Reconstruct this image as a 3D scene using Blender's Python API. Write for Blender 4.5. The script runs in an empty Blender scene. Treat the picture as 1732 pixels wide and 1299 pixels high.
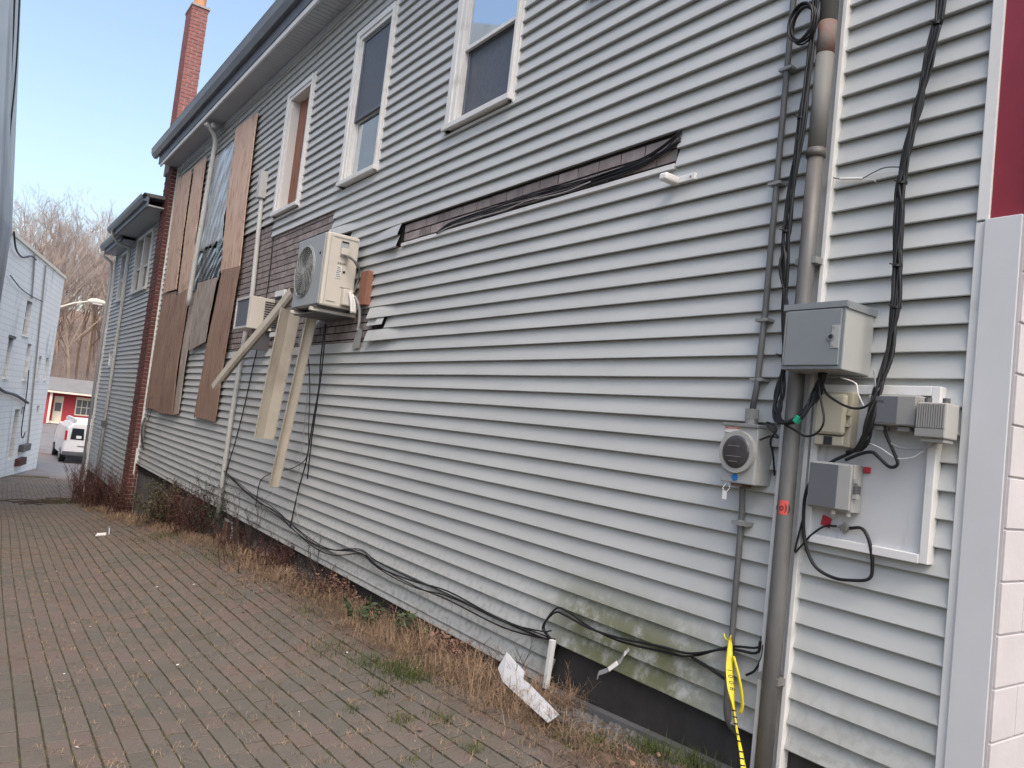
import bpy, bmesh, math, random
from mathutils import Vector, Matrix, noise as mnoise
random.seed(7)
R = math.radians
scene = bpy.context.scene
COL = scene.collection

# ---------------------------------------------------------------- camera
# world: x towards the sided wall, y along the alley, z up; the camera stands at the origin, 1.51 m above the paving
FOC = 1301.0 / 1732.0
yaw, pitch, roll = R(35.238), R(3.6155), R(6.4658)
fw = Vector((math.sin(yaw)*math.cos(pitch), math.cos(yaw)*math.cos(pitch), math.sin(pitch)))
r0 = Vector((math.cos(yaw), -math.sin(yaw), 0)); u0 = r0.cross(fw)
rt = r0*math.cos(roll) + u0*math.sin(roll)
up = -r0*math.sin(roll) + u0*math.cos(roll)
cd = bpy.data.cameras.new("camera"); cam = bpy.data.objects.new("camera", cd); COL.objects.link(cam)
cam.matrix_world = Matrix(((rt.x, up.x, -fw.x, 0), (rt.y, up.y, -fw.y, 0), (rt.z, up.z, -fw.z, 0), (0, 0, 0, 1)))
cd.sensor_width = 36.0; cd.lens = 36.0*FOC; cd.clip_start = 0.05; cd.clip_end = 2000
scene.camera = cam

# ---------------------------------------------------------------- sky, sun, exposure
SUN_EL, SUN_AZ = R(55), R(197)          # azimuth from +y clockwise: behind the camera, a little to the alley side
world = bpy.data.worlds.new("World"); scene.world = world; world.use_nodes = True
nt = world.node_tree; bg = nt.nodes["Background"]
sky = nt.nodes.new("ShaderNodeTexSky"); sky.sky_type = 'NISHITA'; sky.sun_disc = False
sky.sun_elevation = SUN_EL; sky.sun_rotation = SUN_AZ; sky.air_density = 1.2; sky.dust_density = 4.0; sky.ozone_density = 0.25
nt.links.new(sky.outputs[0], bg.inputs[0]); bg.inputs[1].default_value = 0.15
sl = bpy.data.lights.new("sun", 'SUN'); sl.energy = 0.5; sl.angle = R(30); sl.color = (1.0, 0.90, 0.80)
sun = bpy.data.objects.new("sun", sl); COL.objects.link(sun)
sd = Vector((math.sin(SUN_AZ)*math.cos(SUN_EL), math.cos(SUN_AZ)*math.cos(SUN_EL), math.sin(SUN_EL)))
sun.rotation_euler = sd.to_track_quat('Z', 'Y').to_euler()
scene.view_settings.view_transform = 'Standard'; scene.view_settings.look = 'None'
scene.view_settings.exposure = 1.08; scene.view_settings.gamma = 1.0
scene.view_settings.use_curve_mapping = False
scene.cycles.use_adaptive_sampling = True; scene.cycles.adaptive_threshold = 0.02; scene.cycles.max_bounces = 4; scene.cycles.diffuse_bounces = 3; scene.cycles.glossy_bounces = 2; scene.cycles.transmission_bounces = 2; scene.cycles.caustics_reflective = False; scene.cycles.caustics_refractive = False

# ---------------------------------------------------------------- materials
def _n(nt, t, **kw):
    n = nt.nodes.new(t)
    for k, v in kw.items(): setattr(n, k, v)
    return n
def mat(name, col, rough=0.6, var=0.12, scale=6.0, bump=0.0, bscale=60.0, metal=0.0, col2=None, objrand=0.0, spec=0.4,
        stretch=(1, 1, 1), thresh=(0.4, 0.65), detail=4.0, dirt=None):
    m = bpy.data.materials.new(name); m.use_nodes = True; t = m.node_tree; b = t.nodes["Principled BSDF"]
    b.inputs["Roughness"].default_value = rough; b.inputs["Metallic"].default_value = metal
    b.inputs["Specular IOR Level"].default_value = spec
    geo = _n(t, "ShaderNodeNewGeometry"); mp = _n(t, "ShaderNodeMapping"); mp.inputs["Scale"].default_value = stretch
    t.links.new(geo.outputs["Position"], mp.inputs[0])
    no = _n(t, "ShaderNodeTexNoise"); no.inputs["Scale"].default_value = scale; no.inputs["Detail"].default_value = detail
    no.inputs["Roughness"].default_value = 0.62
    t.links.new(mp.outputs[0], no.inputs[0])
    cr = _n(t, "ShaderNodeValToRGB"); e = cr.color_ramp.elements
    c = Vector(col)
    if col2 is None:
        e[0].color = (*(c*(1-var)), 1); e[1].color = (*[min(0.95, v) for v in c*(1+var)], 1)
        e[0].position = 0.3; e[1].position = 0.7
    else:
        e[0].color = (*col, 1); e[1].color = (*col2, 1); e[0].position, e[1].position = thresh
    t.links.new(no.outputs[0], cr.inputs[0]); out = cr.outputs[0]
    if dirt:                                    # dirt = (colour, scale, low, high, stretch): blotches with a shape of their own
        dm = _n(t, "ShaderNodeMapping"); dm.inputs["Scale"].default_value = dirt[4]; t.links.new(geo.outputs["Position"], dm.inputs[0])
        d2 = _n(t, "ShaderNodeTexNoise"); d2.inputs["Scale"].default_value = dirt[1]; d2.inputs["Detail"].default_value = 5
        t.links.new(dm.outputs[0], d2.inputs[0])
        mr = _n(t, "ShaderNodeMapRange"); mr.inputs[1].default_value = dirt[2]; mr.inputs[2].default_value = dirt[3]
        t.links.new(d2.outputs[0], mr.inputs[0])
        mx = _n(t, "ShaderNodeMix", data_type='RGBA'); t.links.new(mr.outputs[0], mx.inputs[0])
        t.links.new(out, mx.inputs[6]); mx.inputs[7].default_value = (*dirt[0], 1); out = mx.outputs[2]
    if objrand:
        oi = _n(t, "ShaderNodeObjectInfo"); mr = _n(t, "ShaderNodeMapRange")
        mr.inputs[3].default_value = 1-objrand; mr.inputs[4].default_value = 1+objrand
        t.links.new(oi.outputs["Random"], mr.inputs[0])
        hs = _n(t, "ShaderNodeHueSaturation"); t.links.new(mr.outputs[0], hs.inputs["Value"]); t.links.new(out, hs.inputs["Color"])
        out = hs.outputs[0]
    t.links.new(out, b.inputs["Base Color"])
    if bump:
        n2 = _n(t, "ShaderNodeTexNoise"); n2.inputs["Scale"].default_value = bscale; n2.inputs["Detail"].default_value = 4
        t.links.new(mp.outputs[0], n2.inputs[0])
        bu = _n(t, "ShaderNodeBump"); bu.inputs["Strength"].default_value = bump; bu.inputs["Distance"].default_value = 0.01
        t.links.new(n2.outputs[0], bu.inputs["Height"]); t.links.new(bu.outputs[0], b.inputs["Normal"])
    return m

def siding_material():
    m = mat("vinyl_siding", (0.475, 0.49, 0.485), 0.42, 0.05, 1.6, 0.03, 25, objrand=0.022, stretch=(1, 0.6, 3), spec=0.45,
            dirt=((0.36, 0.37, 0.36), 2.0, 0.62, 0.92, (1, 0.5, 2.6)))
    t = m.node_tree; b = t.nodes["Principled BSDF"]; src = b.inputs["Base Color"].links[0].from_socket
    geo = _n(t, "ShaderNodeNewGeometry"); sp = _n(t, "ShaderNodeSeparateXYZ"); t.links.new(geo.outputs["Position"], sp.inputs[0])
    def rng(sock, a, bb, c, d):
        n = _n(t, "ShaderNodeMapRange", interpolation_type='SMOOTHSTEP'); t.links.new(sock, n.inputs[0])
        for i, v in enumerate((a, bb, c, d)): n.inputs[1+i].default_value = v
        return n.outputs[0]
    def mul(a, c):
        n = _n(t, "ShaderNodeMath", operation='MULTIPLY'); t.links.new(a, n.inputs[0])
        if isinstance(c, float): n.inputs[1].default_value = c
        else: t.links.new(c, n.inputs[1])
        return n.outputs[0]
    # algae and splash dirt near the foot of the wall, between the pole and the white stake
    no = _n(t, "ShaderNodeTexNoise"); no.inputs["Scale"].default_value = 5; no.inputs["Detail"].default_value = 9; no.inputs["Roughness"].default_value = 0.72
    t.links.new(geo.outputs["Position"], no.inputs[0])
    zone = mul(mul(rng(sp.outputs[1], 2.2, 2.9, 0.12, 1), rng(sp.outputs[1], 3.45, 4.15, 1, 0)), rng(sp.outputs[2], -1.10, -0.70, 1, 0))
    alg = mul(zone, rng(no.outputs[0], 0.30, 0.54, 0, 1))
    mx = _n(t, "ShaderNodeMix", data_type='RGBA'); t.links.new(mul(alg, 0.95), mx.inputs[0]); t.links.new(src, mx.inputs[6])
    mx.inputs[7].default_value = (0.125, 0.135, 0.06, 1)
    # grey mildew
    n3 = _n(t, "ShaderNodeTexNoise"); n3.inputs["Scale"].default_value = 22; n3.inputs["Detail"].default_value = 8
    t.links.new(geo.outputs["Position"], n3.inputs[0])
    low = mul(rng(sp.outputs[2], -1.5, -0.75, 1, 0), rng(n3.outputs[0], 0.46, 0.66, 0.05, 0.5))
    m2 = _n(t, "ShaderNodeMix", data_type='RGBA'); t.links.new(low, m2.inputs[0]); t.links.new(mx.outputs[2], m2.inputs[6])
    m2.inputs[7].default_value = (0.20, 0.20, 0.17, 1)
    t.links.new(m2.outputs[2], b.inputs["Base Color"])
    return m

def wood_material(name, c1, c2, objrand=0.12, stretch=(6, 6, 0.5)):
    m = mat(name, c1, 0.75, 0.2, 3.0, 0.12, 30, col2=c2, stretch=stretch, thresh=(0.35, 0.68), objrand=objrand, spec=0.25,
            dirt=((0.15, 0.09, 0.06), 4.0, 0.56, 0.82, (2.0, 2.0, 0.9)))
    return m

def paver_material(name):
    m = bpy.data.materials.new(name); m.use_nodes = True; t = m.node_tree; b = t.nodes["Principled BSDF"]
    b.inputs["Roughness"].default_value = 0.85; b.inputs["Specular IOR Level"].default_value = 0.3
    geo = _n(t, "ShaderNodeNewGeometry")
    wn = _n(t, "ShaderNodeTexNoise"); wn.inputs["Scale"].default_value = 0.9; wn.inputs["Detail"].default_value = 3
    t.links.new(geo.outputs["Position"], wn.inputs[0])
    at = _n(t, "ShaderNodeAttribute", attribute_name="tone"); oi = _n(t, "ShaderNodeObjectInfo")
    ad = _n(t, "ShaderNodeMath", operation='ADD'); t.links.new(at.outputs["Fac"], ad.inputs[0]); t.links.new(oi.outputs["Random"], ad.inputs[1])
    fr = _n(t, "ShaderNodeMath", operation='FRACT'); t.links.new(ad.outputs[0], fr.inputs[0])
    a2 = _n(t, "ShaderNodeMath", operation='MULTIPLY_ADD'); t.links.new(fr.outputs[0], a2.inputs[0]); a2.inputs[1].default_value = 0.28
    t.links.new(wn.outputs[0], a2.inputs[2])
    cr = _n(t, "ShaderNodeValToRGB"); cr.color_ramp.elements[0].position = 0.46; cr.color_ramp.elements[1].position = 0.84
    cr.color_ramp.elements[0].color = (0.118, 0.110, 0.095, 1); cr.color_ramp.elements[1].color = (0.153, 0.116, 0.102, 1)
    e = cr.color_ramp.elements.new(0.64); e.color = (0.142, 0.120, 0.103, 1)
    t.links.new(a2.outputs[0], cr.inputs[0])
    sp = _n(t, "ShaderNodeTexNoise"); sp.inputs["Scale"].default_value = 160; sp.inputs["Detail"].default_value = 3
    t.links.new(geo.outputs["Position"], sp.inputs[0])
    mr = _n(t, "ShaderNodeMapRange"); mr.inputs[1].default_value = 0.3; mr.inputs[2].default_value = 0.7; mr.inputs[3].default_value = 0.72; mr.inputs[4].default_value = 1.25
    t.links.new(sp.outputs[0], mr.inputs[0])
    hs = _n(t, "ShaderNodeHueSaturation"); t.links.new(mr.outputs[0], hs.inputs["Value"]); t.links.new(cr.outputs[0], hs.inputs["Color"])
    st = _n(t, "ShaderNodeTexNoise"); st.inputs["Scale"].default_value = 2.3; st.inputs["Detail"].default_value = 9; st.inputs["Roughness"].default_value = 0.7
    t.links.new(geo.outputs["Position"], st.inputs[0])
    m2 = _n(t, "ShaderNodeMapRange"); m2.inputs[1].default_value = 0.50; m2.inputs[2].default_value = 0.72; m2.inputs[4].default_value = 0.55
    t.links.new(st.outputs[0], m2.inputs[0])
    mx = _n(t, "ShaderNodeMix", data_type='RGBA'); t.links.new(m2.outputs[0], mx.inputs[0]); t.links.new(hs.outputs[0], mx.inputs[6])
    mx.inputs[7].default_value = (0.10, 0.085, 0.058, 1)
    t.links.new(mx.outputs[2], b.inputs["Base Color"])
    bu = _n(t, "ShaderNodeBump"); bu.inputs["Strength"].default_value = 0.35; bu.inputs["Distance"].default_value = 0.003
    t.links.new(sp.outputs[0], bu.inputs["Height"]); t.links.new(bu.outputs[0], b.inputs["Normal"])
    return m

MT = {}
MT['siding'] = siding_material()
MT['white'] = mat("white_trim", (0.70, 0.70, 0.69), 0.45, 0.06, 3, 0.03, 30, dirt=((0.42, 0.41, 0.38), 5, 0.6, 0.85, (1, 1, 1)))
MT['scrap'] = mat("pale_vinyl_scrap", (0.50, 0.51, 0.53), 0.4, 0.06, 6)
MT['pier'] = mat("white_pier", (0.59, 0.60, 0.62), 0.5, 0.04, 2, 0.03, 20, dirt=((0.45, 0.45, 0.45), 3, 0.66, 0.9, (1, 1, .4)))
MT['block'] = mat("white_painted_block", (0.53, 0.50, 0.505), 0.6, 0.05, 5, 0.12, 40, dirt=((0.6, 0.56, 0.54), 4, 0.6, 0.8, (1, 1, 1)))
MT['red_paint'] = mat("maroon_paint", (0.24, 0.028, 0.045), 0.35, 0.08, 4, 0.02, 40)
MT['sheath'] = mat("dark_sheathing", (0.035, 0.032, 0.032), 0.9, 0.3, 5)
MT['found'] = mat("dark_foundation", (0.022, 0.020, 0.018), 0.92, 0.4, 7, 0.4, 30, dirt=((0.06, 0.055, 0.05), 6, 0.58, 0.8, (1, 1, 1)))
MT['foundg'] = mat("grey_foundation", (0.13, 0.125, 0.12), 0.9, 0.35, 4, 0.3, 30)
MT['wbrick'] = mat("old_brick_shingle", (0.31, 0.265, 0.255), 0.85, 0.25, 9, 0.3, 90, objrand=0.22, col2=(0.19, 0.165, 0.168), thresh=(.35, .7))
MT['mortar_d'] = mat("dark_joint", (0.03, 0.027, 0.027), 0.95, 0.2, 8)
MT['pbrick'] = mat("maroon_brick", (0.125, 0.042, 0.036), 0.8, 0.35, 11, 0.3, 60)
MT['cbrick'] = mat("red_chimney_brick", (0.32, 0.12, 0.11), 0.8, 0.35, 9, 0.3, 60, col2=(0.19, 0.085, 0.08), thresh=(.4, .72))
MT['mortar'] = mat("grey_mortar", (0.36, 0.31, 0.29), 0.9, 0.15, 12)
MT['flue'] = mat("clay_flue", (0.55, 0.27, 0.13), 0.8, 0.15, 8)
MT['soffit'] = mat("grey_soffit", (0.42, 0.44, 0.47), 0.5, 0.05, 2)
MT['gutter'] = mat("grey_gutter", (0.20, 0.225, 0.26), 0.4, 0.1, 3, spec=0.5, dirt=((0.16, 0.17, 0.19), 3, .55, .8, (1, .3, 1)))
MT['fascia'] = mat("dark_fascia", (0.12, 0.135, 0.165), 0.5, 0.12, 3)  # the fascia's dark tone carries the shade between soffit and gutter
MT['roof'] = mat("grey_roofing", (0.14, 0.14, 0.145), 0.9, 0.15, 6, 0.3, 60)
MT['ply'] = wood_material("new_plywood", (0.50, 0.33, 0.25), (0.70, 0.53, 0.43))
MT['ply_old'] = wood_material("weathered_plywood", (0.25, 0.16, 0.125), (0.40, 0.275, 0.21))
MT['ply_grey'] = wood_material("bleached_plywood", (0.31, 0.265, 0.235), (0.42, 0.37, 0.335), stretch=(3, 3, 1.6))
MT['ply_win'] = wood_material("stained_window_board", (0.26, 0.12, 0.085), (0.34, 0.17, 0.115))
MT['plastic'] = mat("black_plastic_sheet", (0.035, 0.036, 0.038), 0.14, 0.2, 3, spec=0.9)
MT['plastic_g'] = mat("grey_plastic_sheet", (0.36, 0.385, 0.41), 0.2, 0.12, 3, spec=0.9)
MT['ac'] = mat("beige_metal", (0.57, 0.535, 0.48), 0.42, 0.04, 2, dirt=((0.46, 0.41, 0.34), 6, .6, .85, (1, 1, .6)))
MT['ac_shaded'] = mat("shaded_beige_metal", (0.34, 0.365, 0.375), 0.4, 0.05, 3)  # the unit's beige with the alley side's bluish shade painted into it
MT['dark'] = mat("dark_recess", (0.02, 0.021, 0.023), 0.6, 0.2, 5)
MT['grille'] = mat("grille_grey", (0.34, 0.35, 0.34), 0.4, 0.05, 3)
MT['fan'] = mat("fan_blade_grey", (0.22, 0.23, 0.23), 0.4, 0.05, 3)
MT['channel'] = mat("beige_channel", (0.54, 0.495, 0.42), 0.45, 0.08, 2, dirt=((0.33, 0.28, 0.22), 3, .58, .85, (1, 1, .5)))
MT['cabinet'] = mat("grey_cabinet_paint", (0.215, 0.24, 0.255), 0.38, 0.05, 3, 0.02, 40)
MT['cabinet_l'] = mat("pale_cabinet_paint", (0.37, 0.38, 0.375), 0.42, 0.05, 3)
MT['galv'] = mat("galvanised_steel", (0.30, 0.305, 0.305), 0.42, 0.15, 7, metal=0.35, dirt=((0.19, 0.17, 0.15), 5, .55, .75, (1, 1, .4)))
MT['pole'] = mat("weathered_pole_steel", (0.165, 0.165, 0.162), 0.55, 0.25, 5, metal=0.3, dirt=((0.10, 0.088, 0.078), 7, .52, .74, (1, 1, .25)), stretch=(1, 1, .25))
MT['rust'] = mat("rusty_red_band", (0.20, 0.105, 0.085), 0.75, 0.3, 9, col2=(0.19, 0.17, 0.155), thresh=(.42, .62))
MT['polegalv'] = mat("dull_galvanised_pipe", (0.20, 0.20, 0.19), 0.68, 0.2, 4, metal=0.15, stretch=(1, 1, .3), dirt=((0.13, 0.115, 0.10), 6, .52, .75, (1, 1, .3)))
MT['conduit'] = mat("grey_conduit", (0.12, 0.122, 0.125), 0.5, 0.15, 6)
MT['pvc'] = mat("pale_grey_pvc", (0.50, 0.50, 0.49), 0.5, 0.08, 4)
MT['cable'] = mat("black_cable", (0.012, 0.0125, 0.014), 0.45, 0.3, 12)
MT['cable_g'] = mat("grey_wire", (0.30, 0.30, 0.30), 0.5, 0.1, 12)
MT['cable_w'] = mat("white_wire", (0.66, 0.65, 0.62), 0.5, 0.08, 12)
MT['box_tan'] = mat("tan_plastic_box", (0.40, 0.375, 0.295), 0.5, 0.06, 4)
MT['box_grey'] = mat("grey_plastic_box", (0.27, 0.268, 0.26), 0.5, 0.07, 4)
MT['box_dk'] = mat("slate_plastic_lid", (0.125, 0.133, 0.15), 0.45, 0.06, 4)
MT['box_l'] = mat("pale_grey_plastic", (0.36, 0.358, 0.345), 0.5, 0.06, 4)
MT['board'] = mat("white_backboard", (0.57, 0.58, 0.595), 0.5, 0.05, 2, dirt=((0.36, 0.35, 0.35), 6, .6, .8, (1, 2, .35)))
MT['red'] = mat("red_tag", (0.42, 0.03, 0.045), 0.5, 0.1, 8)
MT['sticker'] = mat("orange_red_sticker", (0.62, 0.10, 0.085), 0.5, 0.08, 8)
MT['black'] = mat("black_ink", (0.012, 0.012, 0.012), 0.6, 0.1, 8)
MT['ink'] = mat("grey_ink", (0.22, 0.22, 0.21), 0.6, 0.1, 8)
MT['paper'] = mat("white_label", (0.72, 0.71, 0.69), 0.5, 0.05, 9)
MT['blue'] = mat("blue_sticker", (0.02, 0.22, 0.58), 0.5, 0.08, 9)
MT['green'] = mat("green_tape", (0.02, 0.34, 0.20), 0.5, 0.1, 9)
MT['yellow'] = mat("yellow_tape", (0.70, 0.58, 0.02), 0.35, 0.08, 7, spec=0.5)
MT['cloud'] = mat("glass_meter", (0.045, 0.04, 0.042), 0.08, 0.3, 8, spec=0.7)
MT['pane_dark'] = mat("dark_window_glass", (0.02, 0.024, 0.03), 0.06, 0.2, 1.5, spec=0.8)
MT['pane_sky'] = mat("mirror_window_glass", (0.60, 0.66, 0.70), 0.03, 0.03, 1.0, metal=0.92, spec=0.9)
MT['screen'] = mat("insect_screen", (0.105, 0.12, 0.145), 0.5, 0.22, 30, stretch=(1, 2.2, .8), metal=0.2)
MT['paver'] = paver_material("concrete_paver")
MT['joint'] = mat("mossy_joint", (0.052, 0.043, 0.026), 0.95, 0.3, 12, 0.4, 80, col2=(0.075, 0.078, 0.018), thresh=(.45, .6))
MT['soil'] = mat("litter_soil", (0.085, 0.058, 0.036), 0.95, 0.4, 9, 0.7, 50, col2=(0.15, 0.105, 0.066), thresh=(.38, .66))
MT['ground'] = mat("rough_ground", (0.10, 0.085, 0.06), 0.95, 0.3, 1.2, 0.4, 20)
MT['asphalt'] = mat("pale_worn_asphalt", (0.20, 0.19, 0.185), 0.9, 0.15, 1.5, 0.2, 60, dirt=((0.16, 0.10, 0.085), .35, .52, .68, (1, 1, 1)))
MT['hill'] = mat("leaf_covered_slope", (0.18, 0.115, 0.085), 0.95, 0.3, .35, 0.0, 5, col2=(0.26, 0.18, 0.14), thresh=(.35, .7))
MT['bark'] = mat("grey_brown_bark", (0.17, 0.115, 0.088), 0.9, 0.3, .5)
MT['twig'] = mat("pinkish_twigs", (0.33, 0.275, 0.25), 0.9, 0.25, .2)
MT['bark_l'] = mat("pale_bark", (0.36, 0.28, 0.22), 0.9, 0.25, .6)
MT['dry'] = mat("dry_grass", (0.36, 0.255, 0.17), 0.8, 0.35, 9, spec=0.2, col2=(0.17, 0.11, 0.075), thresh=(.4, .62))
MT['thatch'] = mat("matted_dead_grass", (0.21, 0.15, 0.105), 0.85, 0.35, 17, spec=0.2, col2=(0.10, 0.072, 0.05), thresh=(.4, .6))
MT['grass'] = mat("green_grass", (0.065, 0.085, 0.022), 0.7, 0.35, 14, spec=0.25)
MT['leaf'] = mat("dark_green_leaf", (0.045, 0.075, 0.03), 0.55, 0.3, 14)
MT['leafb'] = mat("brown_green_leaf", (0.085, 0.075, 0.035), 0.7, 0.4, 9)
MT['dead'] = mat("dead_leaf", (0.20, 0.115, 0.085), 0.8, 0.35, 11)
MT['stem'] = mat("dark_red_stem", (0.075, 0.032, 0.028), 0.8, 0.3, 14)
MT['stemb'] = mat("dark_brown_stem", (0.055, 0.04, 0.032), 0.8, 0.3, 14)
MT['gravel'] = mat("grey_gravel", (0.125, 0.12, 0.118), 0.85, 0.35, 22, 0.2, 60)
MT['wb'] = mat("white_painted_blockwork", (0.86, 0.84, 0.79), 0.7, 0.04, .8, 0.1, 6, dirt=((0.44, 0.45, 0.44), 1.1, .56, .78, (1, 1, .35)))
def add_blocks(m, bw, bh):
    t = m.node_tree; b = t.nodes["Principled BSDF"]; src = b.inputs["Base Color"].links[0].from_socket
    geo = _n(t, "ShaderNodeNewGeometry"); sp = _n(t, "ShaderNodeSeparateXYZ"); cb_ = _n(t, "ShaderNodeCombineXYZ")
    t.links.new(geo.outputs["Position"], sp.inputs[0]); t.links.new(sp.outputs[1], cb_.inputs[0]); t.links.new(sp.outputs[2], cb_.inputs[1])
    br_ = _n(t, "ShaderNodeTexBrick"); br_.inputs["Scale"].default_value = 1.0; br_.inputs["Brick Width"].default_value = bw; br_.inputs["Row Height"].default_value = bh
    br_.inputs["Mortar Size"].default_value = .02; br_.inputs["Color1"].default_value = (1, 1, 1, 1); br_.inputs["Color2"].default_value = (.97, .97, .97, 1); br_.inputs["Mortar"].default_value = (.83, .83, .84, 1)
    t.links.new(cb_.outputs[0], br_.inputs[0])
    mx = _n(t, "ShaderNodeMix", data_type='RGBA', blend_type='MULTIPLY'); mx.inputs[0].default_value = 1
    t.links.new(src, mx.inputs[6]); t.links.new(br_.outputs["Color"], mx.inputs[7]); t.links.new(mx.outputs[2], b.inputs["Base Color"])
add_blocks(MT['wb'], .42, .21)
MT['nb'] = mat("grey_stucco", (0.50, 0.52, 0.52), 0.8, 0.12, .7, 0.1, 5, dirt=((0.22, 0.23, 0.23), .8, .5, .7, (1, 1, .2)))
MT['wbglass'] = mat("dull_window", (0.10, 0.11, 0.12), 0.3, 0.2, 1)
MT['wbfill'] = mat("boarded_window", (0.40, 0.43, 0.47), 0.7, 0.06, 1)
MT['barn'] = mat("barn_red", (0.42, 0.045, 0.06), 0.7, 0.08, 1)
MT['hroof'] = mat("grey_shingle", (0.20, 0.195, 0.19), 0.9, 0.1, 1.2)
MT['cream'] = mat("cream_trim", (0.72, 0.66, 0.55), 0.6, 0.04, 1)
MT['vanw'] = mat("white_van_paint", (0.74, 0.72, 0.72), 0.22, 0.02, 1, spec=0.6)
MT['rubber'] = mat("black_rubber", (0.018, 0.018, 0.018), 0.8, 0.1, 4)
MT['bumper'] = mat("grey_bumper", (0.09, 0.09, 0.095), 0.5, 0.1, 4)
MT['tail'] = mat("red_tail_lamp", (0.45, 0.02, 0.03), 0.2, 0.1, 4)

# ---------------------------------------------------------------- mesh helpers
class MB:
    def __init__(s): s.v = []; s.f = []; s.t = []
    def add(s, vs, fs, tone=None):
        o = len(s.v); s.v += [tuple(v) for v in vs]; s.f += [tuple(i+o for i in f) for f in fs]
        if tone is not None: s.t += [tone]*len(fs)
    def box(s, x0, x1, y0, y1, z0, z1):
        s.add([(x0, y0, z0), (x1, y0, z0), (x1, y1, z0), (x0, y1, z0), (x0, y0, z1), (x1, y0, z1), (x1, y1, z1), (x0, y1, z1)],
              [(0, 3, 2, 1), (4, 5, 6, 7), (0, 1, 5, 4), (1, 2, 6, 5), (2, 3, 7, 6), (3, 0, 4, 7)]); return s
    def obox(s, c, a, b, d):
        c, a, b, d = map(Vector, (c, a, b, d)); vs = []
        for k in (-1, 1):
            for i, j in ((-1, -1), (1, -1), (1, 1), (-1, 1)): vs.append(c+a*i+b*j+d*k)
        s.add(vs, [(0, 3, 2, 1), (4, 5, 6, 7), (0, 1, 5, 4), (1, 2, 6, 5), (2, 3, 7, 6), (3, 0, 4, 7)]); return s
    def tube(s, pts, r, n=8, caps=True):
        pts = [Vector(p) for p in pts]; m = len(pts); rs = r if hasattr(r, '__len__') else [r]*m
        d = (pts[1]-pts[0]).normalized(); ref = Vector((0, 0, 1)) if abs(d.z) < 0.9 else Vector((1, 0, 0))
        u = d.cross(ref).normalized(); o = len(s.v)
        for i, p in enumerate(pts):
            t = (pts[min(i+1, m-1)]-pts[max(i-1, 0)])
            if t.length < 1e-9: t = d
            d = t.normalized(); u = (u-d*u.dot(d))
            u = u.normalized() if u.length > 1e-6 else d.orthogonal().normalized()
            w = d.cross(u)
            for k in range(n):
                a = 2*math.pi*k/n; s.v.append(tuple(p+(u*math.cos(a)+w*math.sin(a))*rs[i]))
        for i in range(m-1):
            for k in range(n):
                a = o+i*n+k; b = o+i*n+(k+1) % n; s.f.append((a, b, b+n, a+n))
        if caps: s.f.append(tuple(o+k for k in range(n))[::-1]); s.f.append(tuple(o+(m-1)*n+k for k in range(n)))
        return s
    def prism(s, poly, e):                       # polygon of 3D points extruded by vector e
        e = Vector(e); n = len(poly); a = [Vector(p) for p in poly]
        s.add(a+[p+e for p in a], [tuple(range(n))[::-1], tuple(range(n, 2*n))]+[(i, (i+1) % n, n+(i+1) % n, n+i) for i in range(n)]); return s
    def yz(s, poly, x0, x1): return s.prism([(x0, y, z) for y, z in poly], (x1-x0, 0, 0))
    def grid(s, rows, flip=False):
        n = len(rows[0]); o = len(s.v)
        for r in rows: s.v += [tuple(p) for p in r]
        for i in range(len(rows)-1):
            for j in range(n-1):
                q = (o+i*n+j, o+i*n+j+1, o+(i+1)*n+j+1, o+(i+1)*n+j); s.f.append(q[::-1] if flip else q)
        return s
    def disc(s, c, ax, r, n=20, th=0.0):
        c = Vector(c); ax = Vector(ax).normalized(); u = ax.orthogonal().normalized(); w = ax.cross(u)
        ring = [c+(u*math.cos(2*math.pi*k/n)+w*math.sin(2*math.pi*k/n))*r for k in range(n)]
        if th: s.prism(ring, ax*th)
        else: s.add(ring, [tuple(range(n))])
        return s
    def build(s, name, m, parent=None, smooth=False, bevel=0.0, at=None, kind=None):
        org = Vector(at) if at is not None else (parent_loc(parent) if parent else Vector((0, 0, 0)))
        me = bpy.data.meshes.new(name); me.from_pydata([tuple(Vector(v)-org) for v in s.v], [], s.f)
        if s.t and len(s.t) == len(s.f):
            at_ = me.attributes.new("tone", 'FLOAT', 'FACE'); at_.data.foreach_set("value", s.t)
        me.update()
        bm = bmesh.new(); bm.from_mesh(me); bmesh.ops.recalc_face_normals(bm, faces=bm.faces); bm.to_mesh(me); bm.free()
        if smooth: me.polygons.foreach_set("use_smooth", [True]*len(me.polygons))
        me.materials.append(MT[m] if isinstance(m, str) else m)
        o = bpy.data.objects.new(name, me); COL.objects.link(o)
        if parent: o.parent = parent; o.location = org-parent_loc(parent)
        else: o.location = org
        if bevel:
            bv = o.modifiers.new("bevel", 'BEVEL'); bv.width = bevel; bv.segments = 2; bv.limit_method = 'ANGLE'; bv.angle_limit = R(40)
        if kind: o["kind"] = kind
        return o
def parent_loc(p):
    v = Vector(p.location)
    while p.parent: p = p.parent; v += p.location
    return v
def tag(o, label, cat, group=None):
    o["label"] = label; o["category"] = cat
    if group: o["group"] = group
    return o
def thing(name, label, cat, loc, group=None):
    o = bpy.data.objects.new(name, None); COL.objects.link(o); o.location = loc; o.empty_display_size = 0.1
    return tag(o, label, cat, group)
def struct(o): o["kind"] = "structure"; return o
def spline(pts, n=6):                             # Catmull-Rom
    P = [Vector(p) for p in pts]; P = [P[0]*2-P[1]]+P+[P[-1]*2-P[-2]]; out = []
    for i in range(1, len(P)-2):
        for k in range(n):
            t = k/n; a, b, c, d = P[i-1:i+3]
            out.append(0.5*((2*b)+(c-a)*t+(2*a-5*b+4*c-d)*t*t+(-a+3*b-3*c+d)*t**3))
    out.append(P[-2]); return out
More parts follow.
